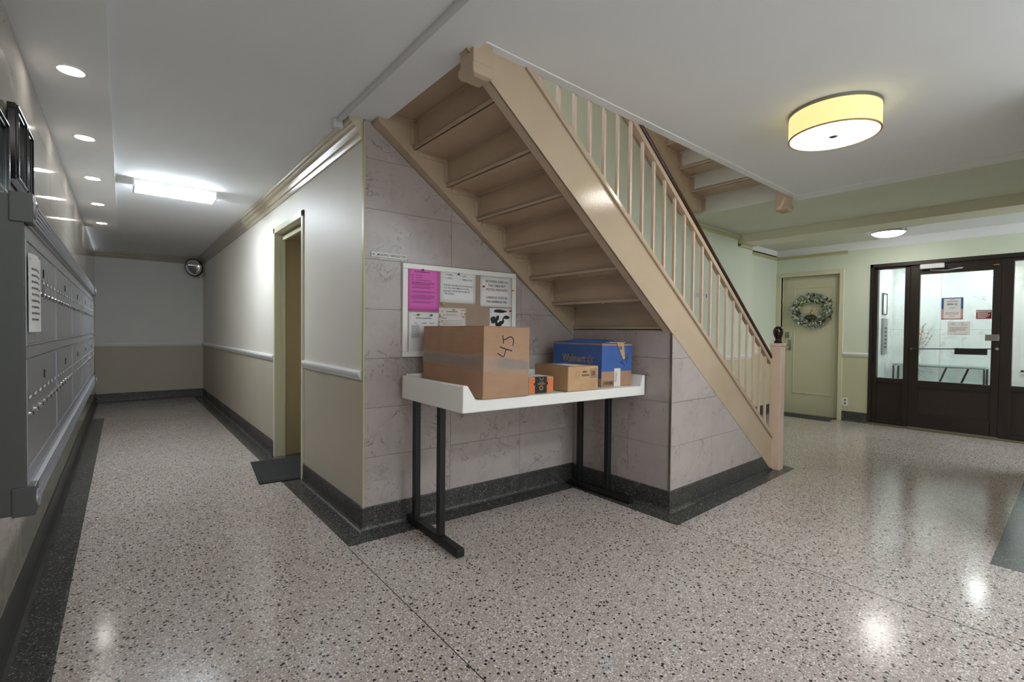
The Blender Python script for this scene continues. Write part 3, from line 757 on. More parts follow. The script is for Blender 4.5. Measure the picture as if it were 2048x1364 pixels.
t, W, H = sheet('notice', 'white courier delivery notice on the entrance door glass', 1.113, .903, 1.262, 1.435, 'paper_white', 'notice')
courier_notice(t, W, H, True)

# ------------------------------------------------------------------ vestibule
XV = 9.95
def slab_wall(name, mw, label, xs, rows):
    return tile_wall(name, mw, label, xs, rows[-1], None, 'vest_marble', rows)
vs_ = slab_wall('wall_vestibule', frame((XV, 2.1, 0), (0, -1, 0), (0, 0, 1)), 'white veined marble wall of the vestibule', [0, .66, 1.26, 1.45], [0, 1.35, 2.46])
vs_['category'] = 'wall'
slab_wall('wall_vestibule_side', frame((8.26, 2.03, 0), (1, 0, 0), (0, 0, 1)), 'white marble side wall of the vestibule', [0, .6, 1.2, 1.69], [0, 1.35, 2.46])
struct('wall_street', MB().box(XV, XV+.1, -1.2, .66, 0, .75).box(XV, XV+.1, -1.2, .66, 2.05, 2.5).box(XV, XV+.1, .56, .66, .75, 2.05).box(XV, XV+.1, -1.2, -.2, .75, 2.05).box(8.26, XV+.1, -1.3, -1.2, 0, 2.5), 'wall_white', 'white street wall of the vestibule with a window')
cv = cstruct('ceiling_vestibule', MB().box(8.26, XV+.1, -1.3, 2.2, 2.45, 2.52), 'ceiling_white', 'white vestibule ceiling with recessed lights')
wn = struct('window_2', MB().box(XV-.02, XV+.06, .53, .57, .74, 2.06).box(XV-.02, XV+.06, -.21, -.17, .74, 2.06).box(XV-.02, XV+.06, -.2, .56, 2.02, 2.07).box(XV-.02, XV+.06, -.2, .56, .72, .77).box(XV, XV+.05, -.2, .56, 1.4, 1.44).box(XV, XV+.05, .17, .2, .75, 2.05), 'trim_white', 'white street window at the right of the vestibule')
wn['category'] = 'window'
obj('pane', MB().box(XV+.03, XV+.035, -.2, .56, .75, 2.05), 'pane_glass', wn)
for i in range(12):
    z = .80+i*.042
    obj('blind_slat', MB().prism([(XV-.03, z), (XV-.005, z+.02), (XV-.005, z+.0225), (XV-.03, z+.0025)], 'y', -.17, .53), 'trim_white', wn)
for i, (x, y) in enumerate(((9.5, 1.72), (8.75, 1.72), (9.5, .9), (8.75, .9), (9.1, .1))):
    t = thing('downlight', ('recessed vestibule light near the far marble wall by the sidelight', 'recessed vestibule light just inside the left sidelight', 'recessed vestibule light above the console table', 'recessed vestibule light just inside the entrance door', 'recessed vestibule light by the street window')[i], 'ceiling light', (x, y, 2.45), group='vestibule downlights')
    obj('trim_ring', MB().lathe([(.05, .002), (.05, -.006), (.072, -.006), (.075, .002)], n=24), 'white_plastic', t, smooth=True)
    obj('lens', MB().lathe([(.001, -.003), (.05, -.003), (.05, .001), (.001, .001)], n=24), 'glow_vest', t)
# console table with glass top
ct = thing('console_table', 'glass console table with dark slanted legs in the vestibule', 'table', (XV-.2, 1.42, 0))
obj('table_top', MB().box(-.17, .17, -.53, .53, .782, .802), 'table_glass', ct, bevel=.003)
obj('top_frame', MB().box(-.17, -.15, -.53, .53, .768, .782).box(.15, .17, -.53, .53, .768, .782).box(-.15, .15, .51, .53, .768, .782).box(-.15, .15, -.53, -.51, .768, .782), 'chrome', ct, bevel=.002)
for sx in (-.16, .16):
    for sy in (-.52, .52): obj('leg', MB().box(sx-.01, sx+.01, sy-.012, sy+.012, 0, .768), 'steel_dark', ct, bevel=.002)
for y0, y1 in ((-.12, .12), (-.36, -.12)):
    obj('slanted_bar', MB().prism([(y1, .0), (y1+.025, .0), (y0+.02, .768), (y0-.005, .768)], 'x', -.165, -.15), 'black_steel', ct, bevel=.002)
vz = thing('dried_flowers', 'vase of dried pale branches on the vestibule console', 'flowers', (XV-.2, 1.68, .803))
obj('vase', MB().lathe([(.03, 0), (.045, .01), (.05, .06), (.035, .12), (.022, .15), (.028, .17), (.024, .17), (.018, .15), (.001, .14)], n=20), 'white_plastic', vz, smooth=True)
mb = MB(); bd = MB()
for i in range(17):
    a = rnd.uniform(0, 2*PI); sp = rnd.uniform(.05, .22); hh = rnd.uniform(.42, .68)
    p = [Vector((0, 0, .1)), Vector((sp*.35*math.cos(a), sp*.35*math.sin(a), hh*.5)), Vector((sp*.5*math.cos(a), sp*math.sin(a), hh))]
    mb.ring(p, [.003, .0025, .0015], 5)
    for j in range(9):
        q = p[1].lerp(p[2], rnd.random()); leaf_mesh(bd, q, (rnd.uniform(-1, 1), rnd.uniform(-1, 1), 1), (-1, 0, 0), .03, .006)
obj('stems', mb, 'twig', vz, kind='stuff'); obj('buds', bd, 'ink_tan', vz, kind='stuff')
ip = thing('intercom_panel', 'grey intercom panel on the vestibule side wall', 'intercom', (9.35, 2.03, 1.25))
obj('plate', MB().box(-.12, .12, -.03, -.004, -.3, .27), 'steel_grey', ip, bevel=.004)
for i in range(6): obj('button', MB().box(-.06, .06, -.035, -.03, -.2+i*.06, -.17+i*.06), 'steel_dark', ip, bevel=.002)
pf = thing('framed_notice', 'thin framed notice above the vestibule intercom', 'picture', (9.35, 2.03, 1.75))
obj('frame', MB().box(-.12, .12, -.02, -.004, -.17, -.155).box(-.12, .12, -.02, -.004, .155, .17).box(-.12, -.105, -.02, -.004, -.155, .155).box(.105, .12, -.02, -.004, -.155, .155), 'steel_dark', pf)
obj('sheet', MB().box(-.105, .105, -.012, -.004, -.155, .155), 'paper_white', pf)

# ------------------------------------------------------------------ lamps
def downlight(y, label):
    t = thing('downlight', label, 'ceiling light', (-.187, y, ZS), group='recessed lights over the mailboxes')
    obj('trim_ring', MB().lathe([(.046, .002), (.046, -.003), (.052, -.006), (.061, -.004), (.063, .002)], n=32), 'white_plastic', t, smooth=True)
    obj('lens', MB().lathe([(.0005, -.002), (.046, -.002), (.046, .001), (.0005, .001)], n=32), 'glow_down', t)
for y, l in ((3.16, 'recessed round ceiling light nearest the camera above the pictures'), (4.21, 'second recessed ceiling light along the mailbox soffit'), (5.30, 'third recessed ceiling light along the mailbox soffit'),
             (6.37, 'fourth recessed ceiling light along the mailbox soffit'), (7.49, 'farthest recessed ceiling light of the mailbox soffit'), (2.08, 'recessed ceiling light above the near mailbox end, outside the view'), (1.0, 'recessed ceiling light beside the viewpoint, outside the view')):
    downlight(y, l)
tb = thing('tube_light', 'white rectangular fluorescent fixture on the corridor ceiling', 'ceiling light', (.385, 5.36, ZC))
obj('housing', MB().box(-.305, .305, -.125, .125, -.022, .0).box(-.31, -.295, -.128, .128, -.075, 0).box(.295, .31, -.128, .128, -.075, 0), 'white_plastic', tb, bevel=.004)
obj('lens', MB().prism([(-.12, -.022), (-.12, -.062), (-.105, -.072), (.105, -.072), (.12, -.062), (.12, -.022)], 'x', -.295, .295), 'glow_corridor', tb)
for x, y, l in ((.3, -2.2, 'added fluorescent fixture behind the viewpoint near the left wall, outside the view'), (2.75, -.75, 'added fluorescent fixture behind the viewpoint near the pier, outside the view'), (7.45, -1.3, 'added unseen fluorescent fixture in the entrance alcove right of the view')):  # added fixtures, out of view, to brighten lobby floor, ceiling and alcove
    t = thing('tube_light', l, 'ceiling light', (x, y, ZC if x < 1.2 else ZL))
    obj('housing', MB().box(-.61, .61, -.155, .155, -.022, .0), 'white_plastic', t, bevel=.004)
    obj('lens', MB().prism([(-.15, -.022), (-.15, -.05), (-.12, -.08), (.12, -.08), (.15, -.05), (.15, -.022)], 'x', -.6, .6), 'glow_added_tube', t)
dm = thing('drum_lamp', 'large round cream drum lamp on the lobby ceiling', 'ceiling light', (3.275, .975, ZL))
RD = .232
obj('rim', MB().lathe([(.05, 0), (RD+.003, 0), (RD+.003, -.018), (RD-.004, -.018), (RD-.004, -.004), (.05, -.004)], n=48), 'nickel', dm, smooth=True)
sh = obj('shade', MB().lathe([(RD-.002, -.018), (RD, -.02), (RD, -.148), (RD-.003, -.150), (RD-.006, -.148), (RD-.006, -.02), (RD-.002, -.018)], n=64), 'glow_shade', dm, smooth=True)
obj('lower_rim', MB().lathe([(RD-.008, -.146), (RD+.0015, -.146), (RD+.0015, -.153), (RD-.008, -.153), (RD-.008, -.146)], n=64), 'ink_tan', dm, smooth=True)
obj('diffuser', MB().lathe([(.001, -.146), (RD-.008, -.146), (RD-.008, -.150), (.001, -.150)], n=48), 'glow_drum', dm)
obj('knob', MB().lathe([(.024, -.150), (.024, -.154), (.012, -.160), (.001, -.161)], n=20), 'nickel', dm, smooth=True)
added_drum = thing('drum_lamp', 'added drum lamp behind the viewpoint, outside the view', 'ceiling light', (1.75, -1.35, ZL))  # unseen copy of the drum lamp, added as extra lobby light
for ch in list(dm.children):
    c = ch.copy(); COL.objects.link(c); c.parent = added_drum
fm = thing('dome_lamp', 'small round flush lamp on the ceiling near the entrance', 'ceiling light', (7.3, 1.56, ZL))
obj('canopy', MB().lathe([(.001, 0), (.14, 0), (.14, -.02), (.13, -.03), (.001, -.03)], n=40), 'white_plastic', fm, smooth=True)
obj('bowl', MB().lathe([(.165, -.066), (.16, -.075), (.14, -.092), (.10, -.107), (.05, -.116), (.001, -.118), (.001, -.064), (.16, -.062)], n=40), 'glow_dome', fm, smooth=True)
obj('ring', MB().lathe([(.166, -.06), (.174, -.06), (.176, -.068), (.17, -.074), (.165, -.07), (.166, -.06)], n=40), 'chrome', fm, smooth=True)
for i in range(3):
    a = i*2*PI/3+.7
    obj('clip', MB().box(-.006, .006, -.006, .006, -.062, 0), 'chrome', fm, mw=Matrix.Translation((.168*math.cos(a), .168*math.sin(a), 0)))
added_up_lamp = thing('dome_lamp', 'added ceiling lamp for the hall upstairs, outside the view', 'ceiling light', (3.4, 1.0, 5.2))  # unseen lamp added to brighten the stairwell and upper flight
obj('bowl', MB().lathe([(.2, 0), (.19, -.04), (.12, -.08), (.001, -.1)], n=32), 'glow_added_up', added_up_lamp, smooth=True)
# conduit on the ceiling
cd = thing('conduit', 'thin grey conduit running along the white ceiling to the crown', 'conduit', (1.025, 0, ZC))
obj('channel', MB().box(-.012, .012, -2.9, 2.93, -.022, 0), 'conduit_white', cd, bevel=.003)
obj('bracket', MB().box(-.03, .03, 2.93, 2.965, -.05, 0).box(-.03, .0, 2.945, 2.985, -.055, -.045), 'conduit_white', cd, bevel=.003)

# ------------------------------------------------------------------ mailboxes
XM = -.22; MY0, MW, NM = 1.975, .826, 5
sr = thing('mailbox_surround', 'grey metal mailbox surround with fluted top and bottom mouldings on the left wall', 'mailbox frame', (XL, MY0, .7))
def loc(mb): return mb
ox, oy, oz = XL, MY0, .7
def rel(mb):
    mb.v = [(x-ox, y-oy, z-oz) for x, y, z in mb.v]; return mb
Y1 = MY0+MW*NM
obj('side_panel', rel(MB().box(XL+.002, XM+.001, MY0-.012, MY0, .70, 1.632)), 'steel_dark', sr, bevel=.003)
obj('side_panel', rel(MB().box(XL+.002, XM+.001, Y1, Y1+.012, .70, 1.632)), 'steel_dark', sr, bevel=.003)
cr = obj('top_moulding', rel(MB().box(XL+.002, XM+.004, MY0-.0, Y1+.0, 1.553, 1.632)), 'steel_grey', sr)
bo = obj('bottom_moulding', rel(MB().box(XL+.002, XM+.004, MY0-.0, Y1+.0, .70, .785)), 'steel_grey', sr)
for i in range(5):
    z = 1.562+i*.0145
    obj('flute', rel(MB().prism([(XM+.002, z), (XM+.016, z+.002), (XM+.016, z+.009), (XM+.002, z+.011)], 'y', MY0+.05, Y1-.05)), 'steel_grey', cr)
    z = .708+i*.0145
    obj('flute', rel(MB().prism([(XM+.002, z), (XM+.016, z+.002), (XM+.016, z+.009), (XM+.002, z+.011)], 'y', MY0+.05, Y1-.05)), 'steel_grey', bo)
for (ya, yb) in ((MY0-.017, MY0+.052), (Y1-.052, Y1+.017)):
    for za, zb, par in ((1.553, 1.64, cr), (.695, .782, bo)):
        k = obj('corner_block', rel(MB().box(XM-.03, XM+.02, ya, yb, za, zb)), 'steel_dark', sr, bevel=.003)
        obj('rosette', rel(MB().lathe([(.026, 0), (.026, .004), (.02, .006), (.018, .003), (.008, .003), (.006, .006), (.001, .006)], (XM+.02, (ya+yb)/2, (za+zb)/2), 20, ax='x')), 'steel_grey', k, smooth=True)
obj('mid_rail', rel(MB().box(XL+.002, XM, MY0, Y1, 1.155, 1.192)), 'steel_grey', sr, bevel=.002)
obj('frame_rail', rel(MB().box(XL+.002, XM, MY0, Y1, 1.513, 1.553)), 'steel_grey', sr, bevel=.002)
obj('frame_rail', rel(MB().box(XL+.002, XM, MY0, Y1, .785, .82)), 'steel_grey', sr, bevel=.002)
obj('back_panel', rel(MB().box(XL+.002, XM-.022, MY0, Y1, .785, 1.553)), 'gap_dark', sr)
ordn = ['nearest', 'second', 'third', 'fourth', 'farthest']
NB = 7; cwid = (MW-.024)/NB
proto = {}
lockm = MB().lathe([(.0095, 0), (.0095, .004), (.007, .007), (.001, .0075)], n=12, ax='x').box(.0072, .009, -.0015, .0015, -.006, .006, 1).mesh('lock', ['chrome', 'ink_black'])
for lvl, (z0, z1) in enumerate(((.822, 1.153), (1.194, 1.511))):
    Hh = z1-z0
    dm_ = MB().box(-.014, 0, -cwid/2+.0009, cwid/2-.0009, .006, Hh-.006).mesh('compartment_door', ['steel_grey'])
    tagm = MB().box(0, .0015, -.028, .028, -.008, .008).box(.0012, .002, -.022, .022, -.005, .005, 1).mesh('name_slot', ['steel_dark', 'paper_white'])
    lz = .165
    for i in range(NM):
        row = 'lower' if lvl == 0 else 'upper'
        lab = '%s grey mailbox unit with seven doors in the %s row' % (ordn[i], row)
        t = thing('mailbox_unit', lab, 'mailbox', (XM, MY0+i*MW, z0), group='mailbox units on the left wall')
        obj('unit_frame', MB().box(-.02, .003, 0, .012, 0, Hh).box(-.02, .003, MW-.012, MW, 0, Hh).box(-.02, .003, .012, MW-.012, 0, .005).box(-.02, .003, .012, MW-.012, Hh-.005, Hh), 'steel_grey', t)
        for j in range(NB):
            c = bpy.data.objects.new('compartment_door', dm_); COL.objects.link(c); c.parent = t; c.location = (0, .012+cwid*(j+.5), 0)
            k = bpy.data.objects.new('lock', lockm); COL.objects.link(k); k.parent = c; k.location = (0, 0, lz)
            k = bpy.data.objects.new('name_slot', tagm); COL.objects.link(k); k.parent = c; k.location = (0, 0, lz+.05)
            if j == 3:
                obj('master_lock', MB().box(0, .003, -.004, .004, Hh-.085, Hh-.055), 'ink_black', c)
                if lvl == 1 and i == 0: obj('sticker', MB().box(0, .001, -.03, .03, Hh-.155, Hh-.10), 'ink_grey', c)
# notice on the nearest unit
def curled(name, label, pts, z0, z1, matn, cat='notice'):
    t = thing(name, label, cat)
    n = len(pts); mb = MB()
    vs = [(x, y, z0) for x, y in pts]+[(x, y, z1) for x, y in pts]+[(x+.001, y, z0) for x, y in pts]+[(x+.001, y, z1) for x, y in pts]
    fs = [(i, i+1, n+i+1, n+i) for i in range(n-1)]+[(2*n+i, 3*n+i, 3*n+i+1, 2*n+i+1) for i in range(n-1)]
    fs += [(i, 2*n+i, 2*n+i+1, i+1) for i in range(n-1)]+[(n+i, n+i+1, 3*n+i+1, 3*n+i) for i in range(n-1)]+[(0, n, 3*n, 2*n), (n-1, 3*n-1, 4*n-1, 2*n-1)]
    mb.add(vs, fs); obj('sheet', mb, matn, t, smooth=True); return t
t = curled('notice', 'curling white paper notice taped to the nearest mailboxes', [(XM+.006, 1.99), (XM+.012, 2.03), (XM+.016, 2.07), (XM+.014, 2.11), (XM+.009, 2.15), (XM+.012, 2.185)], 1.235, 1.47, 'paper_white')
mb = MB(); para(mb, .01, .17, .19, 9, .019, .006, rnd); mb.box(.0, .15, .215, .222, .0005, .001)
def curl(y, P=[(XM+.006, 1.99), (XM+.012, 2.03), (XM+.016, 2.07), (XM+.014, 2.11), (XM+.009, 2.15), (XM+.012, 2.185)]):
    for (xa, ya), (xb, yb) in zip(P, P[1:]):
        if y <= yb: return xa+(xb-xa)*(y-ya)/(yb-ya)
    return P[-1][0]
mb.v = [(curl(2.0+x)+.0018, 2.0+x, 1.235+y) for x, y, z in mb.v]
obj('print', mb, 'ink_grey', t)

# ------------------------------------------------------------------ pictures on the left wall
def picture(label, y0, y1, z0, z1, g):
    X = XL+.004
    t = thing('picture_frame', label, 'picture', (X, (y0+y1)/2, (z0+z1)/2), group=g)
    hw, hh = (y1-y0)/2, (z1-z0)/2; b = .022
    mb = MB()
    for a, c, e, f in ((-hw, hw, hh-b, hh), (-hw, hw, -hh, -hh+b), (-hw, -hw+b, -hh+b, hh-b), (hw-b, hw, -hh+b, hh-b)):
        mb.box(0, .026, a, c, e, f); 
    mb2 = MB()
    for a, c, e, f in ((-hw+.006, hw-.006, hh-.012, hh-.006), (-hw+.006, hw-.006, -hh+.006, -hh+.012), (-hw+.006, -hw+.012, -hh+.012, hh-.012), (hw-.012, hw-.006, -hh+.012, hh-.012)):
        mb2.box(.024, .033, a, c, e, f)
    f_ = obj('frame', mb, 'frame_black', t, bevel=.003); obj('frame_bead', mb2, 'frame_black', f_, bevel=.002)
    obj('mount', MB().box(.002, .014, -hw+b-.004, hw-b+.004, -hh+b-.004, hh-b+.004), 'paper_white', t)
    obj('print', MB().box(.014, .0148, -hw*.6, hw*.6, -hh*.62, hh*.62), 'picture_print', t)
    obj('glazing', MB().box(.018, .0195, -hw+b-.002, hw-b+.002, -hh+b-.002, hh-b+.002), 'pane_glass', t)
picture('black framed picture at the left edge above the mailboxes', 2.22, 2.51, 1.72, 1.99, 'black pictures above the mailboxes')
picture('taller black framed picture in the middle above the mailboxes', 2.70, 2.945, 1.835, 2.135, 'black pictures above the mailboxes')
picture('black framed picture farthest along the mailbox wall', 2.965, 3.13, 1.835, 2.13, 'black pictures above the mailboxes')

# ------------------------------------------------------------------ convex mirror
cm = thing('convex_mirror', 'round convex safety mirror high in the corridor corner', 'mirror', mw=frame((.99, 10.16, 2.345), Vector((.8, -.6, 0)), Vector((-.12, -.16, 1))))
obj('dome', MB().lathe([(.148, 0), (.135, .022), (.11, .04), (.075, .055), (.035, .064), (.001, .066)], n=40), 'mirror_face', cm, smooth=True)
obj('rim', MB().lathe([(.146, -.008), (.156, -.008), (.158, .004), (.15, .010), (.146, .004), (.146, -.008)], n=40), 'frame_black', cm, smooth=True)
obj('back', MB().lathe([(.148, -.002), (.12, -.015), (.05, -.022), (.001, -.022)], n=30), 'frame_black', cm, smooth=True)
obj('arm', MB().cyl((0, 0, -.02), (.05, .08, -.16), .008, 8), 'frame_black', cm)

# ------------------------------------------------------------------ bulletin board (local frame of the tiled wall: x along, y up, z out)
def onwall(s, z, out=0): return mw_t @ Matrix.Translation((s, z, out))
bb = thing('bulletin_board', 'framed cork bulletin board on the marble tile wall', 'board', mw=onwall(.25, 1.078, .002))
BW, BH = .916, .612
obj('cork', MB().box(.02, BW-.02, .02, BH-.02, 0, .012), 'cork', bb)
for a, b_, c, e in ((0, BW, BH-.036, BH), (0, BW, 0, .036), (0, .036, .036, BH-.036), (BW-.036, BW, .036, BH-.036)):
    obj('frame_bar', MB().box(a, b_, c, e, 0, .02), 'lip_white', bb, bevel=.004)
ZP = .0152
def paper(name, label, s0, z0, W, H, matn, tilt=0, cat='notice', zz=0):
    t = thing(name, label, cat, mw=onwall(s0, z0, ZP+zz) @ Matrix.Rotation(math.radians(tilt), 4, 'Z'))
    n = 6; vs = []; mb = MB()
    for i in range(n+1):
        for j in range(n+1):
            u, v = i/n, j/n; vs.append((u*W, v*H, .0004+.006*max(0, .22-v)*(.4+u)))
    mb.add(vs, [(i*(n+1)+j, (i+1)*(n+1)+j, (i+1)*(n+1)+j+1, i*(n+1)+j+1) for i in range(n) for j in range(n)])
    o = obj('sheet', mb, matn, t, smooth=True); sm = o.modifiers.new('s', 'SOLIDIFY'); sm.thickness = .0004; sm.offset = -1
    return t
t = paper('notice', 'bright pink typed notice at the top left of the bulletin board', .289, 1.384, .224, .29, 'paper_pink', -.3)
mb = MB(); W, H = .224, .29
para(mb, W*.2, W*.84, H*.88, 1, .01, .006, rnd)
for i in range(4): bar(mb, .022, .036, H*.80-i*.016, .0025, .003); bar(mb, .05, .05+(.045, .05, .115, .03)[i], H*.80-i*.016, .0025, .003)
for y, n in ((.60, 3), (.50, 2), (.40, 2), (.31, 4), (.17, 2)):
    for i in range(n): bar(mb, .022+(.012 if i == 0 else 0), .19-(.03 if i == n-1 else 0), H*y-i*.008+.012, .0028, .003)
obj('print', mb, 'ink_pink', t)
t = paper('notice', 'white sign-up list half hidden behind the large box', .292, 1.086, .226, .287, 'paper_white', 0)
mb = MB(); W, H = .226, .287
bar(mb, .05, .165, H*.865, .005, .003)
bar(mb, .04, .062, H*.75, .004, .003); bar(mb, .095, .13, H*.75, .004, .003); bar(mb, .15, .185, H*.75, .004, .003)
para(mb, .022, .08, H*.70, 9, .0105, .004, rnd); 
for i in range(24): bar(mb, .02, .21, H*.68-i*.0078, .0007, .003)
obj('print', mb, 'ink_grey', t)
t = paper('notice', 'white courier delivery notice in the middle of the bulletin board', .522, 1.447, .283, .217, 'paper_white', -.6)
courier_notice(t, .283, .217, False)
t = paper('notice', 'white garbage notice with red words at the board\'s upper right', .846, 1.432, .281, .22, 'paper_white', 0)
mb = MB(); mr = MB(); mr2 = MB(); W, H = .281, .22
for b, y, wd in (('NOTHING GOES ON', .80, .70), ('THIS TABLE BUT', .665, .56)): text_into(mb, b, W*.51, H*y, H*.078, W*wd, 'CENTER', .004, 0, .0)
text_into(mr, 'POSTAL PACKAGES', W*.51, H*.53, H*.078, W*.68, 'CENTER', .004)
text_into(mr2, 'GARBAGE', W*.17, H*.27, H*.078, W*.34, 'LEFT', .004); text_into(mb, 'GOES IN', W*.54, H*.27, H*.078, W*.30, 'LEFT', .004)
text_into(mb, 'THE GARBAGE PAIL', W*.51, H*.135, H*.078, W*.68, 'CENTER', .004)
obj('print', mb, 'ink_black', t); obj('red_print', mr, 'ink_red', t); obj('red_print', mr2, 'ink_red', t)
t = paper('notice', 'pale patterned letter pinned below the courier notice', .512, 1.125, .216, .284, 'paper_cream', .6)
mb = MB(); W, H = .216, .284
bar(mb, .06, .15, H*.91, .005, .003); bar(mb, .03, .14, H*.85, .002, .003); bar(mb, .03, .18, H*.82, .002, .003); bar(mb, .03, .06, H*.75, .004, .003)
for i in range(14): bar(mb, .025, .19, H*.69-i*.0125, .002, .003)
obj('print', mb, 'ink_grey', t)
mb = MB()
for i in range(26):
    sd = rnd.choice((0, 1)); x = rnd.uniform(.004, .03) if sd else rnd.uniform(.18, .21); y = rnd.uniform(.1, .28)
    mb.add([(x+.006*math.cos(q*PI/3), y+.006*math.sin(q*PI/3), .0032) for q in range(6)], [tuple(range(6))])
obj('pattern', mb, 'ink_tan', t)
t = paper('flyer', 'black and white drawn flyer at the right of the bulletin board', .932, 1.165, .196, .257, 'paper_white', 1.0, 'flyer')
mb = MB(); W, H = .196, .257
def blob(mb, x, y, rx, ry, z=.0034):
    k = rnd.random()*6
    mb.add([(x+rx*math.cos(a)*(1+.15*math.sin(3*a+k)), y+ry*math.sin(a)*(1+.15*math.cos(2*a+k)), z) for a in [q*PI/9 for q in range(18)]], [tuple(range(18))])
blob(mb, .09, .235, .06, .012); blob(mb, .03, .17, .022, .03); blob(mb, .07, .185, .014, .02); blob(mb, .10, .15, .022, .012); blob(mb, .15, .19, .03, .012); blob(mb, .075, .135, .03, .014); blob(mb, .055, .16, .012, .02); blob(mb, .12, .165, .008, .02)
for i in range(6): bar(mb, .02, .02+rnd.uniform(.08, .15), .10-i*.014, .006, .003)
obj('print', mb, 'ink_black', t)
def pin(s, z, c, label):
    t = thing('push_pin', label, 'push pin', mw=onwall(s, z, ZP+.002), group='push pins on the bulletin board')
    obj('head', MB().lathe([(.0012, -.002), (.0012, .002), (.006, .003), (.006, .005), (.0035, .006), (.004, .012), (.007, .013), (.007, .015), (.001, .0155)], n=12), c, t, smooth=True)
for a in ((.387, 1.652, 'pin_dark', 'dark push pin at the top of the pink notice'), (.358, 1.356, 'pin_red', 'red push pin on the sign-up list'), (.452, 1.355, 'pin_dark', 'dark push pin on the sign-up list'), (.66, 1.645, 'pin_dark', 'dark push pin on the courier notice'),
          (.868, 1.575, 'pin_red', 'red push pin at the left of the garbage notice'), (1.133, 1.56, 'pin_yellow', 'yellow push pin at the right of the garbage notice'), (.54, 1.435, 'pin_yellow', 'yellow push pin in bare cork below the courier notice'), (.625, 1.398, 'pin_yellow', 'yellow push pin on the patterned letter'), (1.11, 1.405, 'pin_red', 'tiny red push pin on the drawn flyer')): pin(*a)
sg = thing('newsletter_sign', 'narrow white newsletter sign strip above the bulletin board', 'sign', mw=onwall(.045, 1.711, .0015))
W, H = .24, .03
obj('strip', MB().box(0, W, 0, H, 0, .003), 'paper_white', sg, bevel=.0008)
mb = MB(); text_into(mb, 'MONTHLY NEWSLETTER', W*.56, H*.27, H*.45, W*.78, 'CENTER', .0035, 0, .012)
mb.box(0, .002, 0, H, .0031, .0036); mb.box(.006, .01, H*.45, H*.55, .0031, .0036); mb.box(W-.008, W-.004, H*.45, H*.55, .0031, .0036)
for y, a, b_ in ((.68, .013, .024), (.52, .011, .026), (.36, .013, .024)): mb.box(a, b_, H*y-.001, H*y+.0012, .0031, .0036)
obj('print', mb, 'ink_black', sg)

# ------------------------------------------------------------------ table
T0 = Vector((1.36, 2.045, .82)); T1 = Vector((2.925, 2.022, .80))
tx = (T1-T0).normalized(); ty = Vector((0, 0, 1)).cross(tx).normalized(); tz = tx.cross(ty)
mt = Matrix((tx, ty, tz)).transposed().to_4x4(); mt.translation = T0
TLn = (T1-T0).length; TD = .712
tbl = thing('folding_table', 'white lipped table on black T-shaped legs against the tiled recess', 'table', mw=Matrix.Translation((T0.x, T0.y, 0)))
rl = Matrix.Translation((-T0.x, -T0.y, 0)) @ mt
obj('table_top', MB().box(.02, TLn-.02, 0, TD, .0, .066), 'lip_white', tbl, bevel=.006, mw=rl)
obj('end_lip', MB().prism([(0, 0), (.085, 0), (.085, .064), (.03, .145), (0, .145)], 'y', -.001, TD), 'lip_white', tbl, bevel=.006, mw=rl)
obj('end_lip', MB().prism([(TLn-.05, 0), (TLn, 0), (TLn, .145), (TLn-.026, .145), (TLn-.05, .064)], 'y', -.001, TD), 'lip_white', tbl, bevel=.006, mw=rl)
obj('back_lip', MB().box(.026, TLn-.026, TD-.022, TD, .05, .155), 'lip_white', tbl, bevel=.005, mw=rl)
def rb(m): m.v = [(x-T0.x, y-T0.y, z) for x, y, z in m.v]; return m
for (xa, ya), (xb, yb), posts in (((1.43, 2.155), (1.455, 2.80), (.36, .86)), ((2.862, 2.075), (2.84, 2.67), (.37, .83))):
    p, q = Vector((xa, ya)), Vector((xb, yb)); dv = (q-p).normalized(); nv = Vector((-dv.y, dv.x))
    hw = .025
    pol = [tuple(p+nv*hw), tuple(p-nv*hw), tuple(q-nv*hw), tuple(q+nv*hw)]
    ft = obj('foot', rb(MB().prism(pol, 'z', .004, .05)), 'black_steel', tbl, bevel=.006)
    for e in (p, q):
        c = e+(q-p).normalized()*(.03 if e is p else -.03)
        obj('glide', rb(MB().cyl((c.x, c.y, 0), (c.x, c.y, .006), .016, 12)), 'rubber', ft)
    for f in posts:
        c = p.lerp(q, f)
        zt = T0.z+(c.x-T0.x)*tx.z/tx.x
        l = obj('leg', rb(MB().box(c.x-.02, c.x+.02, c.y-.02, c.y+.02, .05, zt+.004)), 'black_steel', tbl, bevel=.004)

# ------------------------------------------------------------------ boxes on the table
def ztop(x): return T0.z+(x-T0.x)*tx.z/tx.x+.0665
def box_frame(x0, y0, rz):
    """local x along the front, y to the back, z up, resting on the sloping table"""
    m = mt.copy(); m.translation = (x0, y0, ztop(x0)+.0006)
    return m @ Matrix.Rotation(math.radians(rz), 4, 'Z')
def face_front(): return frame((0, 0, 0), (1, 0, 0), (0, 0, 1))            # out = -y
def face_left(D): return frame((0, D, 0), (0, -1, 0), (0, 0, 1))           # out = -x
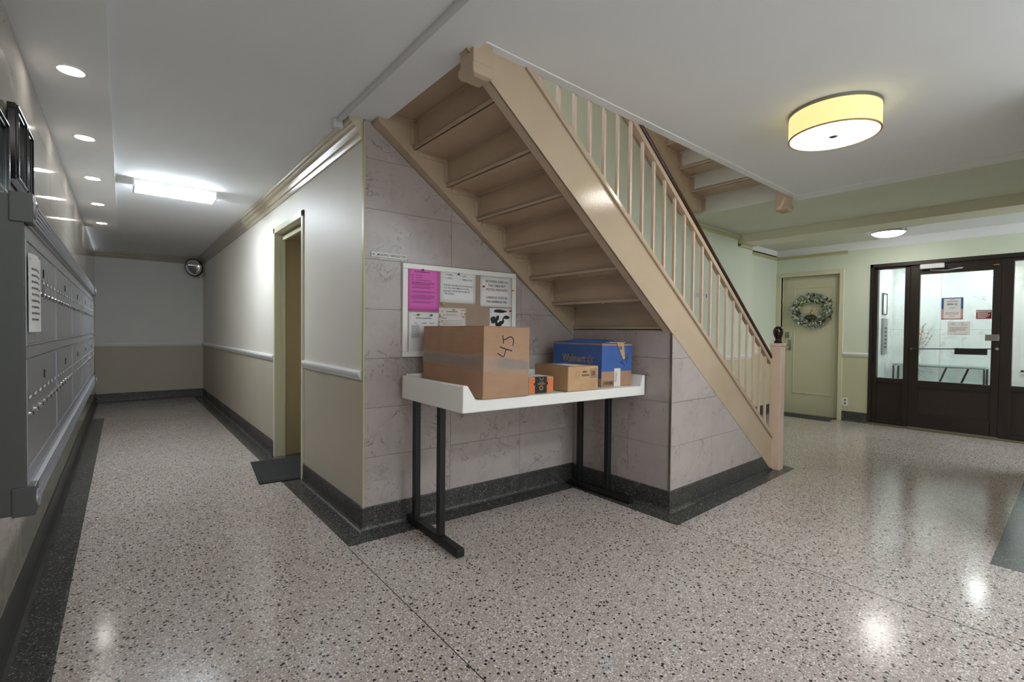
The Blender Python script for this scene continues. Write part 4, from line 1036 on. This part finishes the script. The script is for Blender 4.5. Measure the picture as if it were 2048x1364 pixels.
# large box
W, D, H = .325, .66, .392
b1 = thing('cardboard_box', 'largest brown cardboard box wrapped in clear tape on the table\'s left', 'box', mw=box_frame(1.478, 2.03, .5))
obj('body', MB().box(0, W, 0, D, 0, H), 'cardboard', b1, bevel=.005)
obj('seam', MB().box(-.0012, .0012, -.0012, .001, .002, H-.002), 'ink_tan', b1)
obj('top_flap', MB().box(.003, W-.003, .002, D-.002, H, H+.003), 'cardboard', b1)
tp = MB()
z0 = .205
tp.prism([(D, z0+.02), (D, z0-.035), (0, z0-.055), (0, z0+.015)], 'x', -.0018, -.0005)
obj('tape', tp, 'tape', b1)
obj('tape', MB().prism([(D, z0+.045), (D, z0-.02), (.08, z0-.02), (0.02, z0+.02), (.0, z0+.05), (.12, z0+.03)], 'x', -.0032, -.002), 'tape', b1)
obj('tape', MB().prism([(0, z0+.03), (W, z0-.005), (W, z0-.075), (0, z0-.055)], 'y', -.0018, -.0005), 'tape', b1)
obj('tape', MB().prism([(.08, z0+.02), (W, z0+.012), (W, z0-.055), (.1, z0-.045)], 'y', -.0032, -.002), 'tape', b1)
def stroke(mb, pts, r=.0032):
    mb.ring([(x, y, 0) for x, y in pts], r, 6)
mk = MB()
stroke(mk, [(.128, .345), (.131, .322), (.133, .300)]); stroke(mk, [(.131, .322), (.15, .325), (.175, .338), (.19, .338), (.203, .326), (.205, .308), (.199, .288)])
stroke(mk, [(.11, .282), (.15, .27), (.196, .26)]); stroke(mk, [(.152, .27), (.145, .25), (.137, .228), (.128, .229), (.112, .238), (.092, .247)])
mk.v = [(x, y, z*.25+.0006) for x, y, z in mk.v]
obj('handwriting', mk, 'ink_black', b1, mw=face_front())
obj('crease', MB().box(-.0006, .0, 0, D, z0-.001, z0+.001), 'ink_tan', b1)
# small box
W, D, H = .197, .16, .098
b2 = thing('cardboard_box', 'smallest cardboard box with a black printed tape band beside the largest', 'box', mw=box_frame(1.86, 2.09, -.6))
obj('body', MB().box(0, W, 0, D, 0, H), 'cardboard_pale', b2, bevel=.003)
obj('tape_band', MB().box(.046, .142, -.0012, -.0002, 0, H).box(.046, .142, 0, D, H, H+.001), 'ink_black', b2)
for a, e in ((.008, .044), (.146, .19)): obj('side_print', MB().box(a, e, -.0010, -.0002, .004, H-.006), 'ink_orange', b2)
mb = MB(); mb.ring([(.095+.012*math.cos(a), .032+.012*math.sin(a), .0016) for a in [i*PI/8 for i in range(16)]], .0035, 6, closed=True)
bar(mb, .068, .125, .056, .005, .0016); bar(mb, .078, .118, .066, .003, .0016)
mb.ring([(.084, .095, .0016), (.087, .083, .0016), (.097, .079, .0016), (.107, .083, .0016), (.11, .095, .0016)], .002, 6)
obj('tape_print', mb, 'ink_tan', b2, mw=face_front())
mb = MB(); mb.box(.036, .046, .05, .064, .0012, .0016); mb.box(.142, .15, .05, .066, .0012, .0016)
obj('tape_edge', mb, 'ink_black', b2, mw=face_front())
obj('top_label', MB().box(.01, W-.01, .02, D-.02, H+.001, H+.0015), 'paper_white', b2)
# worn box
W, D, H = .288, .31, .158
b3 = thing('cardboard_box', 'worn pale cardboard box in front of the blue box', 'box', mw=box_frame(2.135, 2.035, 1.0))
obj('body', MB().box(0, W, 0, D, 0, H), 'cardboard_pale', b3, bevel=.006)
obj('top_label', MB().box(.03, .19, .05, .2, H, H+.0008), 'paper_white', b3)
obj('top_tape', MB().box(.0, .06, .0, D, H, H+.0012), 'tape', b3)
mb = MB()
for i in range(5): mb.box(.134+i*.009, .140+i*.009, .116, .128, .0003, .0008)
for i in range(6): mb.box(.128+i*.012, .135+i*.012, .094, .106, .0003, .0008)
for i in range(11): mb.box(.216+i*.004, .216+i*.004+rnd.uniform(.0008, .0024), .092, .128, .0003, .0008)
for a, b_, c, e in ((.207, .27, .136, .1385), (.207, .27, .083, .0855), (.207, .2095, .083, .1385), (.2675, .27, .083, .1385)): mb.box(a, b_, c, e, .0003, .0008)
obj('print', mb, 'ink_black', b3, mw=face_front())
mb = MB(); mb.ring([(.085+.017*math.cos(a), .105+.024*math.sin(a), .0004) for a in [i*PI/9 for i in range(18)]], .0011, 5, closed=True); bar(mb, .075, .095, .11, .003, .0008); bar(mb, .078, .092, .1, .003, .0008)
obj('emblem', mb, 'ink_tan', b3, mw=face_front())
# blue box
W, D, H = .328, .485, .305
b4 = thing('cardboard_box', 'large blue and brown cardboard box at the table\'s right end', 'box', mw=box_frame(2.543, 2.108, -.4))
obj('body', MB().box(0, W, 0, D, 0, H), 'cardboard', b4, bevel=.004)
obj('blue_print', MB().box(.001, W-.001, -.0008, -.0001, .108, H-.016).box(-.0008, -.0001, .001, D-.001, .06, H-.014), 'cardboard_blue', b4)
fp = MB()
fp.add([(.0, 0, H), (W, 0, H), (W*.98, D*.5, H+.022), (.02, D*.5, H+.026), (0, D, H), (W, D, H), (.0, 0, H-.004), (W, 0, H-.004), (W, D, H-.004), (0, D, H-.004)],
       [(0, 1, 2, 3), (3, 2, 5, 4), (0, 3, 4), (1, 5, 2), (6, 9, 8, 7), (0, 6, 7, 1), (1, 7, 8, 5), (5, 8, 9, 4), (4, 9, 6, 0)])
obj('lid_flap', fp, 'cardboard_blue', b4)
obj('lid_label', MB().prism([(.1, .02), (.28, .02), (.26, .1), (.12, .1)], 'z', H+.004, H+.0075), 'paper_white', b4)
mb = MB(); text_into(mb, 'Walmart', .10, .165, .055, .235, 'LEFT', .0012, 0, .02)
for i in range(6):
    a = i*PI/3+PI/2; c = (.375, .185)
    p = Vector((c[0]+.010*math.cos(a), c[1]+.010*math.sin(a))); q = Vector((c[0]+.032*math.cos(a), c[1]+.032*math.sin(a))); nn = Vector((-math.sin(a), math.cos(a)))*.006
    mb.add([(*(p-nn*.6), .0012), (*(q-nn), .0012), (*(q+nn), .0012), (*(p+nn*.6), .0012)], [(0, 1, 2, 3)])
obj('logo', mb, 'ink_tan', b4, mw=face_left(D))
obj('hanging_flap', MB().prism([(.145, H+.008), (.225, H+.008), (.245, H-.11), (.222, H-.115)], 'y', -.006, -.0035), 'cardboard_pale', b4)
mb = MB(); mb.box(.172, .205, H-.045, H-.02, .0065, .0068); obj('flap_print', mb, 'ink_grey', b4, mw=face_front())
mk = MB()
stroke(mk, [(.19, .175), (.205, .16), (.225, .165), (.245, .145)], .0026); stroke(mk, [(.215, .185), (.222, .16)], .0026)
stroke(mk, [(.25, .225), (.27, .16)], .0026); stroke(mk, [(.265, .235), (.285, .19)], .0026); stroke(mk, [(.245, .19), (.285, .205)], .0026)
mk.v = [(x, y, z*.25+.0011) for x, y, z in mk.v]
obj('handwriting', mk, 'ink_black', b4, mw=face_front())
obj('shipping_strip', MB().box(.133, .2, -.002, -.0009, 0, .128), 'paper_cream', b4)
mb = MB(); text_into(mb, 'Walmart', .158, .03, .018, .075, 'LEFT', .0024, 0, .01, rot=PI/2); obj('strip_print', mb, 'ink_blue', b4, mw=face_front())
mb = MB()
for i in range(22): mb.box(.022+i*.0044, .022+i*.0044+rnd.uniform(.001, .0032), .016, .036, .0003, .0008)
for a, b_, c, e in ((.014, .124, .040, .042), (.014, .124, .010, .012), (.014, .016, .01, .042), (.122, .124, .01, .042)): mb.box(a, b_, c, e, .0003, .0008)
for a, b_, c, e in ((.292, .318, .283, .285), (.292, .318, .205, .207), (.292, .294, .205, .285), (.316, .318, .205, .285)): mb.box(a, b_, c, e, .0011, .0014)
obj('barcode', mb, 'ink_black', b4, mw=face_front())
